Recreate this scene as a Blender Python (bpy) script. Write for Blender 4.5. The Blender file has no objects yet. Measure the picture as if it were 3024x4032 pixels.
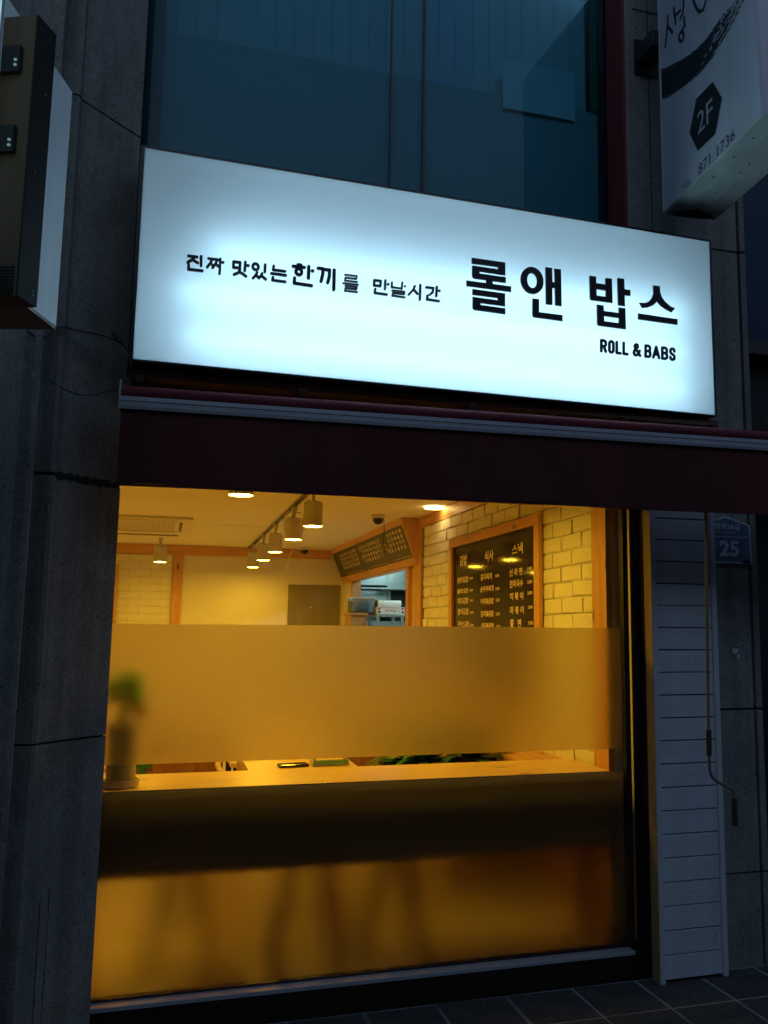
import bpy, bmesh, math, random, json
from mathutils import Vector, Matrix, Euler
random.seed(7)
sc = bpy.context.scene
R = math.radians
# ---------------------------------------------------------------- camera
cam_d = bpy.data.cameras.new('camera'); cam = bpy.data.objects.new('camera', cam_d)
sc.collection.objects.link(cam); sc.camera = cam
cx = Vector((0.95568234, -0.29428282, 0.00829997)); cy = Vector((-0.04780053, -0.12728989, 0.99071307)); cz = Vector((-0.29049334, -0.94720373, -0.13571557))
m = Matrix.Identity(4)
for i in range(3):
    m[i][0], m[i][1], m[i][2] = cx[i], cy[i], cz[i]
m[2][3] = 1.5
cam.matrix_world = m
cam_d.sensor_width = 36; cam_d.lens = 36 * 3541 / 4032
cam_d.shift_x = -0.0595; cam_d.shift_y = -0.0057
cam_d.clip_start = 0.05; cam_d.clip_end = 500
# ---------------------------------------------------------------- dusk sky and the last daylight
w = bpy.data.worlds.new('World'); sc.world = w; w.use_nodes = True
nt = w.node_tree; bg = nt.nodes['Background']
sky = nt.nodes.new('ShaderNodeTexSky'); sky.sky_type = 'NISHITA'; sky.sun_disc = False
sky.sun_elevation = R(7); sky.sun_rotation = R(179); sky.air_density = 1.0; sky.ozone_density = 3.5
tint = nt.nodes.new('ShaderNodeMix'); tint.data_type = 'RGBA'; tint.blend_type = 'MULTIPLY'
tint.inputs[0].default_value = 1.0; tint.inputs[7].default_value = (1.45, 1.17, 1.10, 1)
nt.links.new(sky.outputs[0], tint.inputs[6]); nt.links.new(tint.outputs[2], bg.inputs[0])
bg.inputs[1].default_value = 0.15
sd = bpy.data.lights.new('sun', 'SUN'); sun = bpy.data.objects.new('sun', sd); sc.collection.objects.link(sun)
sd.energy = 0.13; sd.angle = R(50); sd.color = (0.62, 0.82, 1.0); sun.rotation_euler = Vector((.02, -1.0, .80)).to_track_quat('Z', 'Y').to_euler()
sc.view_settings.view_transform = 'Standard'; sc.view_settings.look = 'None'
sc.view_settings.exposure = 0; sc.view_settings.gamma = 1; sc.view_settings.use_curve_mapping = False
cy_ = sc.cycles
cy_.use_denoising = True; cy_.max_bounces = 12; cy_.diffuse_bounces = 6; cy_.glossy_bounces = 4; cy_.transmission_bounces = 10
cy_.transparent_max_bounces = 16; cy_.sample_clamp_indirect = 4.0; cy_.caustics_reflective = False; cy_.caustics_refractive = True
cy_.use_adaptive_sampling = False
C = sc.collection
# ---------------------------------------------------------------- helpers
def box(bm, a, b, bev=0.0):
    lo = Vector([min(a[i], b[i]) for i in range(3)]); hi = Vector([max(a[i], b[i]) for i in range(3)])
    r = bmesh.ops.create_cube(bm, size=1.0)
    vs = r['verts']
    for v in vs:
        v.co = Vector([lo[i] + (v.co[i] + .5) * (hi[i] - lo[i]) for i in range(3)])
    if bev > 0:
        es = list({e for v in vs for e in v.link_edges})
        bmesh.ops.bevel(bm, geom=es, offset=bev, segments=2, profile=.6, affect='EDGES')
    return bm
def B(*boxes, bev=0.0):
    bm = bmesh.new()
    for a, b in boxes: box(bm, a, b, bev)
    return bm
def lathe(bm, c, prof, n=32, axis='z'):
    rings = []
    for r, h in prof:
        ring = []
        for k in range(n):
            t = 2 * math.pi * k / n
            p = (r * math.cos(t), r * math.sin(t), h)
            if axis == 'x': p = (p[2], p[0], p[1])
            if axis == 'y': p = (p[0], p[2], p[1])
            ring.append(bm.verts.new(Vector(c) + Vector(p)))
        rings.append(ring)
    for i in range(len(rings) - 1):
        for k in range(n):
            bm.faces.new((rings[i][k], rings[i][(k + 1) % n], rings[i + 1][(k + 1) % n], rings[i + 1][k]))
    for ring in (rings[0], rings[-1]):
        try: bm.faces.new(ring)
        except ValueError: pass
    return bm
def tube(bm, pts, r, n=8):
    pts = [Vector(p) for p in pts]; prev = None; up = None
    rs = r if isinstance(r, (list, tuple)) else [r] * len(pts)
    rings = []
    for i, p in enumerate(pts):
        t = (pts[min(i + 1, len(pts) - 1)] - pts[max(i - 1, 0)]).normalized()
        if up is None:
            up = Vector((0, 0, 1)) if abs(t.z) < .9 else Vector((1, 0, 0))
        s = t.cross(up).normalized(); up = s.cross(t).normalized()
        rings.append([bm.verts.new(p + (s * math.cos(a) + up * math.sin(a)) * rs[i]) for a in [2 * math.pi * k / n for k in range(n)]])
    for i in range(len(rings) - 1):
        for k in range(n):
            bm.faces.new((rings[i][k], rings[i][(k + 1) % n], rings[i + 1][(k + 1) % n], rings[i + 1][k]))
    bm.faces.new(rings[0]); bm.faces.new(rings[-1])
    return bm
def prism(bm, pts, off):
    a = [bm.verts.new(Vector(p)) for p in pts]; b = [bm.verts.new(Vector(p) + Vector(off)) for p in pts]
    n = len(a)
    bm.faces.new(a); bm.faces.new(b[::-1])
    for k in range(n): bm.faces.new((a[k], b[k], b[(k + 1) % n], a[(k + 1) % n]))
    return bm
def extr(bm, prof, p0, p1, axis_u, axis_v):
    """profile (u,v) swept straight from p0 to p1"""
    a = [bm.verts.new(Vector(p0) + Vector(axis_u) * u + Vector(axis_v) * v) for u, v in prof]
    b = [bm.verts.new(Vector(p1) + Vector(axis_u) * u + Vector(axis_v) * v) for u, v in prof]
    n = len(a); bm.faces.new(a); bm.faces.new(b[::-1])
    for k in range(n): bm.faces.new((a[k], b[k], b[(k + 1) % n], a[(k + 1) % n]))
    return bm
def mesh(name, bm, mat, smooth=False):
    bmesh.ops.recalc_face_normals(bm, faces=bm.faces)
    me = bpy.data.meshes.new(name); bm.to_mesh(me); bm.free()
    me.materials.append(mat)
    if smooth: me.shade_smooth()
    return me
def obj(name, bm, mat, parent=None, smooth=False, at=None):
    me = bm if isinstance(bm, bpy.types.Mesh) else mesh(name, bm, mat, smooth)
    o = bpy.data.objects.new(name, me); C.objects.link(o)
    if parent is not None: o.parent = parent
    if at is not None: o.location = at
    if smooth and not isinstance(bm, bpy.types.Mesh):
        md = o.modifiers.new('edge', 'EDGE_SPLIT'); md.split_angle = R(35)
    return o
def thing(name, label, cat, loc=(0, 0, 0), group=None):
    o = bpy.data.objects.new(name, None); C.objects.link(o); o.location = loc; o.empty_display_size = .05
    o['label'] = label; o['category'] = cat
    if group: o['group'] = group
    return o
def part(name, bm, mat, parent, smooth=False):
    """mesh given in world coordinates, parented to an unrotated thing"""
    o = obj(name, bm, mat, parent, smooth)
    p = parent; off = Vector((0, 0, 0))
    while p is not None: off += p.location; p = p.parent
    o.location = -off
    return o
def tag(o, label, cat, group=None):
    o['label'] = label; o['category'] = cat
    if group: o['group'] = group
    return o
def struct(name, bm, mat, smooth=False):
    o = obj(name, bm, mat, None, smooth); o['kind'] = 'structure'; return o
# ---------------------------------------------------------------- materials
def lin(h):
    return tuple(((int(h[i:i + 2], 16) / 255) ** 2.2) for i in (0, 2, 4))
def mat(name, c1, c2=None, scale=8, rough=.6, rvar=.1, bump=0, bscale=60, metal=0, stretch=(1, 1, 1), detail=6, spec=.5, pits=0, streak=0, dark=None):
    m = bpy.data.materials.new(name); m.use_nodes = True; n = m.node_tree; N = n.nodes; L = n.links
    p = N['Principled BSDF']; c2 = c2 or tuple(x * .8 for x in c1)
    tc = N.new('ShaderNodeTexCoord'); mp = N.new('ShaderNodeMapping'); mp.inputs[3].default_value = stretch
    L.new(tc.outputs['Object'], mp.inputs[0])
    nz = N.new('ShaderNodeTexNoise'); nz.inputs['Scale'].default_value = scale; nz.inputs['Detail'].default_value = detail; nz.inputs['Roughness'].default_value = .62
    L.new(mp.outputs[0], nz.inputs[0])
    rp = N.new('ShaderNodeValToRGB'); rp.color_ramp.elements[0].position = .3; rp.color_ramp.elements[1].position = .7
    rp.color_ramp.elements[0].color = (*c2, 1); rp.color_ramp.elements[1].color = (*c1, 1)
    L.new(nz.outputs[0], rp.inputs[0]); col = rp.outputs[0]
    if streak:
        mp2 = N.new('ShaderNodeMapping'); mp2.inputs[3].default_value = (9, 9, .35); L.new(tc.outputs['Object'], mp2.inputs[0])
        n2 = N.new('ShaderNodeTexNoise'); n2.inputs['Scale'].default_value = 1.6; n2.inputs['Detail'].default_value = 4; L.new(mp2.outputs[0], n2.inputs[0])
        r2 = N.new('ShaderNodeMapRange'); r2.inputs[1].default_value = .35; r2.inputs[2].default_value = .65; r2.inputs[3].default_value = 1 - streak; r2.inputs[4].default_value = 1
        L.new(n2.outputs[0], r2.inputs[0])
        mx = N.new('ShaderNodeMix'); mx.data_type = 'RGBA'; mx.blend_type = 'MULTIPLY'; mx.inputs[0].default_value = 1
        L.new(col, mx.inputs[6]); L.new(r2.outputs[0], mx.inputs[7]); col = mx.outputs[2]
    hsum = None
    if pits:
        vo = N.new('ShaderNodeTexVoronoi'); vo.inputs['Scale'].default_value = pits; L.new(tc.outputs['Object'], vo.inputs[0])
        n3 = N.new('ShaderNodeTexNoise'); n3.inputs['Scale'].default_value = 5; L.new(tc.outputs['Object'], n3.inputs[0])
        mr0 = N.new('ShaderNodeMapRange'); mr0.inputs[1].default_value = .42; mr0.inputs[2].default_value = .62; mr0.inputs[3].default_value = .02; mr0.inputs[4].default_value = .22
        L.new(n3.outputs[0], mr0.inputs[0])
        lt = N.new('ShaderNodeMath'); lt.operation = 'LESS_THAN'; L.new(vo.outputs['Distance'], lt.inputs[0]); L.new(mr0.outputs[0], lt.inputs[1])
        mx = N.new('ShaderNodeMix'); mx.data_type = 'RGBA'; mx.blend_type = 'MIX'
        mf = N.new('ShaderNodeMath'); mf.operation = 'MULTIPLY'; mf.inputs[1].default_value = .6; L.new(lt.outputs[0], mf.inputs[0]); L.new(mf.outputs[0], mx.inputs[0])
        L.new(col, mx.inputs[6]); mx.inputs[7].default_value = (*[x * .35 for x in c2], 1); col = mx.outputs[2]
        hsum = lt.outputs[0]
    L.new(col, p.inputs['Base Color'])
    r = N.new('ShaderNodeMapRange'); r.inputs[3].default_value = max(0, rough - rvar); r.inputs[4].default_value = min(1, rough + rvar)
    L.new(nz.outputs[0], r.inputs[0]); L.new(r.outputs[0], p.inputs['Roughness'])
    p.inputs['Metallic'].default_value = metal; p.inputs['Specular IOR Level'].default_value = spec
    if bump:
        b = N.new('ShaderNodeBump'); b.inputs['Strength'].default_value = bump; b.inputs['Distance'].default_value = .004
        nb = N.new('ShaderNodeTexNoise'); nb.inputs['Scale'].default_value = bscale; nb.inputs['Detail'].default_value = 5
        L.new(mp.outputs[0], nb.inputs[0])
        if hsum is not None:
            sb = N.new('ShaderNodeMath'); sb.operation = 'SUBTRACT'; L.new(nb.outputs[0], sb.inputs[0]); L.new(hsum, sb.inputs[1]); L.new(sb.outputs[0], b.inputs['Height'])
        else: L.new(nb.outputs[0], b.inputs['Height'])
        L.new(b.outputs[0], p.inputs['Normal'])
    return m
def grainy(m, amt=.35, sc=95):
    n = m.node_tree; N = n.nodes; L = n.links; p = N['Principled BSDF']; src = p.inputs['Base Color'].links[0].from_socket
    tc = N.new('ShaderNodeTexCoord'); g = N.new('ShaderNodeTexNoise'); g.inputs['Scale'].default_value = sc; g.inputs['Detail'].default_value = 3; L.new(tc.outputs['Object'], g.inputs[0])
    r = N.new('ShaderNodeMapRange'); r.inputs[1].default_value = .35; r.inputs[2].default_value = .65; r.inputs[3].default_value = 1 - amt; r.inputs[4].default_value = 1 + amt * .6; L.new(g.outputs[0], r.inputs[0])
    x = N.new('ShaderNodeMix'); x.data_type = 'RGBA'; x.blend_type = 'MULTIPLY'; x.inputs[0].default_value = 1; L.new(src, x.inputs[6]); L.new(r.outputs[0], x.inputs[7]); L.new(x.outputs[2], p.inputs['Base Color'])
def ribbed(m, freq=260, d=.0015):
    n = m.node_tree; N = n.nodes; L = n.links; p = N['Principled BSDF']
    tc = N.new('ShaderNodeTexCoord'); w_ = N.new('ShaderNodeTexWave'); w_.bands_direction = 'Z'; w_.inputs['Scale'].default_value = freq / 6.2832 * 1.0; w_.inputs['Distortion'].default_value = .3; L.new(tc.outputs['Object'], w_.inputs[0])
    b = N.new('ShaderNodeBump'); b.inputs['Strength'].default_value = .6; b.inputs['Distance'].default_value = d; L.new(w_.outputs['Fac'], b.inputs['Height'])
    if p.inputs['Normal'].links: L.new(p.inputs['Normal'].links[0].from_socket, b.inputs['Normal'])
    L.new(b.outputs[0], p.inputs['Normal'])
def wood(name, c1, c2, axis='z', knots=True, rough=.45):
    m = bpy.data.materials.new(name); m.use_nodes = True; n = m.node_tree; N = n.nodes; L = n.links; p = N['Principled BSDF']
    tc = N.new('ShaderNodeTexCoord'); mp = N.new('ShaderNodeMapping')
    s = {'x': (.7, 14, 14), 'y': (14, .7, 14), 'z': (14, 14, .7)}[axis]; mp.inputs[3].default_value = s
    L.new(tc.outputs['Object'], mp.inputs[0])
    nz = N.new('ShaderNodeTexNoise'); nz.inputs['Scale'].default_value = 2.2; nz.inputs['Detail'].default_value = 7; nz.inputs['Distortion'].default_value = 1.6
    L.new(mp.outputs[0], nz.inputs[0])
    rp = N.new('ShaderNodeValToRGB'); rp.color_ramp.elements[0].position = .32; rp.color_ramp.elements[1].position = .68
    rp.color_ramp.elements[0].color = (*c2, 1); rp.color_ramp.elements[1].color = (*c1, 1)
    L.new(nz.outputs[0], rp.inputs[0]); col = rp.outputs[0]
    if knots:
        mk = N.new('ShaderNodeMapping'); ks = {'x': (2.2, 5.5, 5.5), 'y': (5.5, 2.2, 5.5), 'z': (5.5, 5.5, 2.2)}[axis]; mk.inputs[3].default_value = ks
        L.new(tc.outputs['Object'], mk.inputs[0])
        vo = N.new('ShaderNodeTexVoronoi'); vo.inputs['Scale'].default_value = 1.1; L.new(mk.outputs[0], vo.inputs[0])
        kr = N.new('ShaderNodeValToRGB'); kr.color_ramp.elements[0].position = .05; kr.color_ramp.elements[0].color = (.2, .1, .06, 1)
        kr.color_ramp.elements[1].position = .12; kr.color_ramp.elements[1].color = (1, 1, 1, 1); L.new(vo.outputs['Distance'], kr.inputs[0])
        mx = N.new('ShaderNodeMix'); mx.data_type = 'RGBA'; mx.blend_type = 'MULTIPLY'; mx.inputs[0].default_value = .8
        L.new(col, mx.inputs[6]); L.new(kr.outputs[0], mx.inputs[7]); col = mx.outputs[2]
    L.new(col, p.inputs['Base Color']); p.inputs['Roughness'].default_value = rough
    b = N.new('ShaderNodeBump'); b.inputs['Strength'].default_value = .15; b.inputs['Distance'].default_value = .002
    L.new(nz.outputs[0], b.inputs['Height']); L.new(b.outputs[0], p.inputs['Normal'])
    return m
def emit(name, col, st):
    m = bpy.data.materials.new(name); m.use_nodes = True; n = m.node_tree
    n.nodes.remove(n.nodes['Principled BSDF'])
    e = n.nodes.new('ShaderNodeEmission'); e.inputs[0].default_value = (*col, 1); e.inputs[1].default_value = st
    n.links.new(e.outputs[0], n.nodes['Material Output'].inputs[0]); return m
def pane(name, tint_, gloss=1.0, trans=0.0, tcol=(1, 1, 1)):
    m = bpy.data.materials.new(name); m.use_nodes = True; n = m.node_tree; N = n.nodes; L = n.links
    N.remove(N['Principled BSDF']); out = N['Material Output']
    t = N.new('ShaderNodeBsdfTransparent'); t.inputs[0].default_value = (*tint_, 1)
    g = N.new('ShaderNodeBsdfGlossy'); g.inputs['Roughness'].default_value = .02
    f = N.new('ShaderNodeFresnel'); f.inputs[0].default_value = 1.45
    mu = N.new('ShaderNodeMath'); mu.operation = 'MULTIPLY'; mu.inputs[1].default_value = gloss; L.new(f.outputs[0], mu.inputs[0])
    x = N.new('ShaderNodeMixShader'); L.new(mu.outputs[0], x.inputs[0]); L.new(t.outputs[0], x.inputs[1]); L.new(g.outputs[0], x.inputs[2])
    L.new(x.outputs[0], out.inputs[0]); return m
def film_mat(name, rough, col, mixt):
    m = bpy.data.materials.new(name); m.use_nodes = True; n = m.node_tree; N = n.nodes; L = n.links
    N.remove(N['Principled BSDF']); out = N['Material Output']
    r = N.new('ShaderNodeBsdfRefraction'); r.inputs['Roughness'].default_value = rough; r.inputs['IOR'].default_value = 1.45; r.inputs[0].default_value = (*col, 1)
    t = N.new('ShaderNodeBsdfTranslucent'); t.inputs[0].default_value = (*[c * .9 for c in col], 1)
    x = N.new('ShaderNodeMixShader'); x.inputs[0].default_value = mixt; L.new(r.outputs[0], x.inputs[1]); L.new(t.outputs[0], x.inputs[2])
    L.new(x.outputs[0], out.inputs[0]); return m
M = {}
M['concrete'] = mat('concrete', (.38, .37, .33), (.27, .265, .24), 4, .85, .1, .8, 130, pits=34, streak=.28)
grainy(M['concrete'], .24, 110)
grainy(M['concrete'], .10, 14)
M['mortar'] = mat('mortar', (.05, .05, .05), (.02, .02, .02), 30, .95, .05, .9, 90)
M['paver'] = mat('paver', (.10, .09, .075), (.04, .04, .038), 9, .75, .2, .9, 90)
grainy(M['paver'], .4, 60)
M['bed'] = mat('bed', (.05, .05, .05), (.03, .03, .03), 20, .95, .05, .6, 90)
M['grout'] = mat('grout', (.42, .42, .40), (.03, .03, .03), 1.3, .95, .05)
M['wall_cream'] = mat('wall_cream', (.80, .76, .68), (.76, .72, .64), 3, .7, .1, .2, 60)
M['ceiling'] = mat('ceiling_paint', (.78, .75, .70), (.75, .72, .67), 2, .75, .1, .15, 80)
M['floor_in'] = mat('floor_tile_inside', (.80, .72, .54), (.72, .64, .46), 3, .35, .1)
M['brick'] = mat('white_painted_brick', (.84, .83, .78), (.76, .74, .68), 30, .7, .12, .8, 60)
M['brick_joint'] = mat('brick_joint', (.74, .71, .62), (.64, .60, .52), 30, .9, .05, .6, 90)
M['pine_z'] = wood('pine_upright', (.72, .40, .16), (.55, .26, .09), 'z')
M['pine_y'] = wood('pine_along_depth', (.72, .40, .16), (.55, .26, .09), 'y')
M['pine_x'] = wood('pine_across', (.72, .40, .16), (.55, .26, .09), 'x')
M['pine_top'] = wood('pine_counter', (.84, .60, .26), (.70, .44, .16), 'x', rough=.3)
M['wood_dark'] = wood('dark_wood', (.16, .08, .035), (.08, .04, .02), 'x', rough=.5)
M['white_plastic'] = mat('white_plastic', (.78, .78, .76), (.74, .74, .72), 4, .35, .05)
M['lamp_white'] = mat('lamp_white_paint', (.62, .58, .52), (.58, .54, .48), 4, .4, .05)
M['black_gloss'] = mat('black_gloss', (.012, .012, .012), (.01, .01, .01), 4, .12, .03)
M['black'] = mat('black_metal', (.02, .02, .022), (.012, .012, .014), 6, .4, .1)
M['frame_dark'] = mat('dark_frame', (.045, .03, .02), (.02, .014, .01), 4, .3, .1)
M['alu'] = mat('brushed_aluminium', (.78, .80, .84), (.66, .68, .72), 3, .3, .1, metal=.4, stretch=(.3, 12, 12))
M['alu_dull'] = mat('awning_bar', (.50, .50, .53), (.40, .40, .43), 4, .45, .1, metal=.2, stretch=(.3, 12, 12))
M['maroon'] = mat('maroon_fabric', (.115, .022, .022), (.08, .015, .015), 3, .9, .05, .5, 400, stretch=(1, 1, .3))
M['maroon_roll'] = mat('maroon_roll_fabric', (.22, .025, .04), (.16, .018, .028), 3, .85, .05, .5, 400)
M['siding'] = mat('white_siding', (.84, .84, .87), (.74, .74, .78), 3, .55, .1, .25, 60, stretch=(.2, 1, 8), streak=.12)
ribbed(M['siding'])
M['trim_white'] = mat('white_trim', (.76, .76, .76), (.66, .66, .66), 5, .5, .1)
M['sign_side'] = mat('sign_side_black', (.02, .022, .03), (.012, .013, .02), 6, .3, .1)
M['sign_in'] = mat('sign_inner_white', (.64, .64, .64), (.61, .61, .61), 4, .8, .05)
M['letter'] = mat('letter_black', (.006, .008, .014), (.004, .006, .010), 4, .35, .05)
M['fascia'] = wood('fascia_brown', (.22, .12, .06), (.12, .06, .03), 'x', knots=False, rough=.6)
M['red'] = mat('red_paint', (.30, .035, .03), (.20, .02, .02), 5, .5, .1)
M['blind'] = mat('blind_slat', (.60, .63, .62), (.57, .60, .59), 3, .8, .05, stretch=(1, 1, .1))
M['blind2'] = mat('blind_slat_blue', (.52, .57, .66), (.48, .53, .62), 3, .8, .05, stretch=(1, 1, .1))
M['spandrel'] = mat('spandrel_board', (.44, .47, .46), (.33, .37, .37), 1.2, .6, .1)
M['paper'] = mat('paper_poster', (.80, .82, .80), (.62, .68, .68), 4, .7, .1)
M['lightbox_white'] = mat('lightbox_white', (.86, .87, .90), (.80, .81, .85), 2, .4, .1, streak=.1)
M['lightbox_grime'] = mat('lightbox_underside', (.70, .76, .72), (.50, .54, .50), 6, .5, .1, streak=.0)
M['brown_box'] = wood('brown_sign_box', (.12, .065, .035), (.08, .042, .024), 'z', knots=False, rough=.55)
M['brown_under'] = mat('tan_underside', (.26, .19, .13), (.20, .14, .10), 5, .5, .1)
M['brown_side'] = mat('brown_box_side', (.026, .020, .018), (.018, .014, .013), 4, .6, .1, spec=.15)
M['plate_blue'] = mat('worn_blue_enamel', (.04, .10, .24), (.20, .26, .32), 45, .5, .15)
M['plate_white'] = mat('plate_white', (.82, .85, .88), (.5, .56, .62), 40, .5, .1)
M['ac'] = mat('ac_white', (.70, .66, .58), (.66, .62, .54), 4, .45, .05)
M['ac_dark'] = mat('ac_grille', (.42, .38, .30), (.36, .32, .26), 4, .6, .05)
M['steel'] = mat('stainless', (.55, .60, .60), (.42, .48, .48), 3, .3, .08, metal=.7, stretch=(1, 1, 10))
M['teal_tile'] = mat('kitchen_tile', (.45, .60, .60), (.38, .53, .54), 6, .3, .1)
M['cardboard'] = mat('cardboard', (.42, .27, .13), (.36, .22, .10), 6, .85, .05)
M['tub'] = mat('translucent_tub', (.60, .68, .66), (.55, .62, .6), 5, .35, .1)
M['blue_bag'] = mat('blue_bag', (.08, .35, .60), (.05, .25, .48), 8, .4, .1)
M['tissue'] = mat('paper_roll', (.85, .85, .83), (.8, .8, .78), 6, .9, .05)
M['red_print'] = mat('red_print', (.60, .04, .05), None, 4, .5)
M['ink'] = mat('ink', (.02, .02, .02), None, 4, .5)
M['menu_print'] = mat('menu_print_white', (.95, .80, .68), None, 4, .5)
M['menu_board'] = mat('menu_board_black', (.018, .013, .011), (.015, .011, .009), 4, .07, .01, spec=.14)
M['menu_board2'] = mat('menu_board_grey', (.06, .055, .042), (.05, .046, .036), 4, .45, .05)
M['orange_print'] = mat('orange_print', (.95, .75, .45), None, 4, .5)
M['olive_glass'] = mat('olive_glass', (.24, .20, .10), (.30, .25, .13), 2.2, .15, .04, stretch=(3, 1, .2))
M['leaf'] = mat('leaf_green', (.08, .42, .03), (.04, .22, .02), 12, .4, .1)
def leafy(m, c):
    n = m.node_tree; p = n.nodes['Principled BSDF']; t = n.nodes.new('ShaderNodeBsdfTranslucent'); t.inputs[0].default_value = (*c, 1)
    x = n.nodes.new('ShaderNodeMixShader'); x.inputs[0].default_value = .55; n.links.new(p.outputs[0], x.inputs[1]); n.links.new(t.outputs[0], x.inputs[2]); n.links.new(x.outputs[0], n.nodes['Material Output'].inputs[0])
leafy(M['leaf'], (.14, .60, .06))
M['leaf_dark'] = mat('leaf_dark_green', (.04, .11, .035), (.02, .06, .02), 12, .4, .1)
M['redleaf'] = mat('red_bracts', (.45, .06, .02), (.3, .04, .02), 12, .5, .1)
M['pot'] = mat('grey_green_pot', (.66, .66, .50), (.58, .58, .43), 5, .6, .1)
M['saucer'] = mat('pale_saucer', (.84, .78, .60), (.56, .48, .32), 5, .5, .1)
M['apron'] = wood('counter_apron', (.74, .48, .26), (.58, .36, .18), 'x')
M['wainscot'] = wood('orange_wainscot', (.50, .20, .05), (.38, .13, .03), 'z')
M['soil'] = mat('soil', (.04, .025, .015), None, 20, .95)
M['green_tape'] = mat('green_frame', (.03, .20, .08), (.02, .14, .06), 5, .5, .1)
M['green_paper'] = mat('green_paper', (.25, .65, .25), (.4, .75, .4), 15, .5, .1)
M['chair_wood'] = wood('chair_wood', (.42, .20, .07), (.28, .12, .04), 'z', knots=False)
M['bent'] = wood('bentwood_pale', (.72, .55, .28), (.6, .42, .2), 'z', knots=False)
M['neighbour'] = mat('neighbour_wall', (.022, .022, .025), (.014, .014, .016), 4, .8, .1, .5, 60)
M['neighbour_glass'] = mat('neighbour_glass', (.02, .045, .09), (.015, .035, .07), 1.5, .5, .1, spec=.2)
M['cable'] = mat('cable_black', (.015, .015, .015), None, 4, .6)
M['cable_tan'] = mat('cable_tan', (.25, .18, .10), None, 4, .6)
M['rod'] = mat('rod_tan_metal', (.26, .20, .13), (.18, .14, .09), 8, .5, .1)
M['grip'] = mat('grip_brown', (.10, .045, .02), (.06, .03, .014), 8, .6, .1)
M['brass'] = mat('gold_trim', (.62, .42, .16), (.5, .33, .12), 6, .25, .06, metal=.5)
M['green_edge'] = mat('green_glass_edge', (.03, .22, .10), (.02, .15, .08), 4, .2, .05)
M['bolt'] = mat('bolt_zinc', (.6, .6, .6), (.4, .4, .4), 10, .3, .1, metal=.8)
M['leg_dark'] = mat('stool_dark_leg', (.14, .07, .03), (.09, .045, .02), 8, .5, .1)
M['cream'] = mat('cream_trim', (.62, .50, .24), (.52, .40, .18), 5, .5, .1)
M['glass'] = pane('window_glass', (.97, .96, .93), .6)
M['glass_up'] = pane('tinted_window_glass', (.58, .84, .90), .25)
M['film'] = film_mat('frosted_film', .5, (.87, .83, .74), .07)
AMBER = (1.0, .58, .035)
M['lamp'] = emit('lamp_glow', AMBER, 205)
M['lamp_soft'] = emit('downlight_glow', (1.0, .72, .25), 14)
M['tube'] = emit('sign_tube_glow', (.50, .82, 1.02), 9.6)
M['kitchen_lamp'] = emit('kitchen_tube_glow', (.62, .95, 1.0), 40)
def translucent(name, col, e=None):
    m = bpy.data.materials.new(name); m.use_nodes = True; n = m.node_tree; N = n.nodes; L = n.links
    N.remove(N['Principled BSDF']); out = N['Material Output']
    t = N.new('ShaderNodeBsdfTranslucent'); t.inputs[0].default_value = (*col, 1)
    d = N.new('ShaderNodeBsdfDiffuse'); d.inputs[0].default_value = (*col, 1)
    g = N.new('ShaderNodeBsdfGlossy'); g.inputs['Roughness'].default_value = .3; g.inputs[0].default_value = (.5, .5, .5, 1)
    x = N.new('ShaderNodeMixShader'); x.inputs[0].default_value = .35; L.new(t.outputs[0], x.inputs[1]); L.new(d.outputs[0], x.inputs[2])
    y = N.new('ShaderNodeMixShader'); y.inputs[0].default_value = .04; L.new(x.outputs[0], y.inputs[1]); L.new(g.outputs[0], y.inputs[2])
    L.new(y.outputs[0], out.inputs[0]); return m
M['acrylic'] = translucent('sign_acrylic', (.86, .90, .92))
# ---------------------------------------------------------------- lettering helpers
def text_geo(bm, s, o, u, v, W, H, bold=0.0, nrm=None, depth=0.0, keep=False, res=3):
    """flat lettering fitted to the box W x H at origin o with axes u, v"""
    cu = bpy.data.curves.new('lettering', 'FONT'); cu.body = s; cu.resolution_u = res; cu.offset = bold
    ob = bpy.data.objects.new('lettering', cu); me = ob.to_mesh()
    if len(me.vertices):
        xs = [q.co.x for q in me.vertices]; ys = [q.co.y for q in me.vertices]
        x0, x1, y0, y1 = min(xs), max(xs), min(ys), max(ys)
        sx = W / max(x1 - x0, 1e-6); sy = H / max(y1 - y0, 1e-6)
        if keep: sx = sy = min(sx, sy)
        o = Vector(o); u = Vector(u); v = Vector(v)
        vs = [bm.verts.new(o + u * (q.co.x - x0) * sx + v * (q.co.y - y0) * sy) for q in me.vertices]
        for f in me.polygons:
            try: bm.faces.new([vs[i] for i in f.vertices])
            except ValueError: pass
    ob.to_mesh_clear(); bpy.data.objects.remove(ob); bpy.data.curves.remove(cu)
    return bm
def cap_stroke(bm, pts, wd, o, u, v, nrm, depth, rnd=True):
    """flat stroke of width wd with round joints, given depth along nrm; pts are (u,v)"""
    import itertools
    P = [Vector((p[0], p[1])) for p in pts]
    def put(q, k): return Vector(o) + Vector(u) * q.x + Vector(v) * q.y + Vector(nrm) * k
    def solid(poly, eps):
        a = [bm.verts.new(put(q, depth + eps)) for q in poly]; b = [bm.verts.new(put(q, 0)) for q in poly]
        bm.faces.new(a); n = len(a)
        for k in range(n): bm.faces.new((a[k], b[k], b[(k + 1) % n], a[(k + 1) % n]))
    e = 0
    for a, b in zip(P, P[1:]):
        d = (b - a).normalized() if (b - a).length > 1e-6 else Vector((1, 0)); s = Vector((-d.y, d.x)) * wd
        ext = d * (wd * (0 if rnd else .9))
        solid([a - ext + s, b + ext + s, b + ext - s, a - ext - s], e); e += 1e-5
    if rnd:
        for q in P:
            solid([q + Vector((math.cos(t), math.sin(t))) * wd for t in [2 * math.pi * k / 10 for k in range(10)]], e); e += 1e-5
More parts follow.
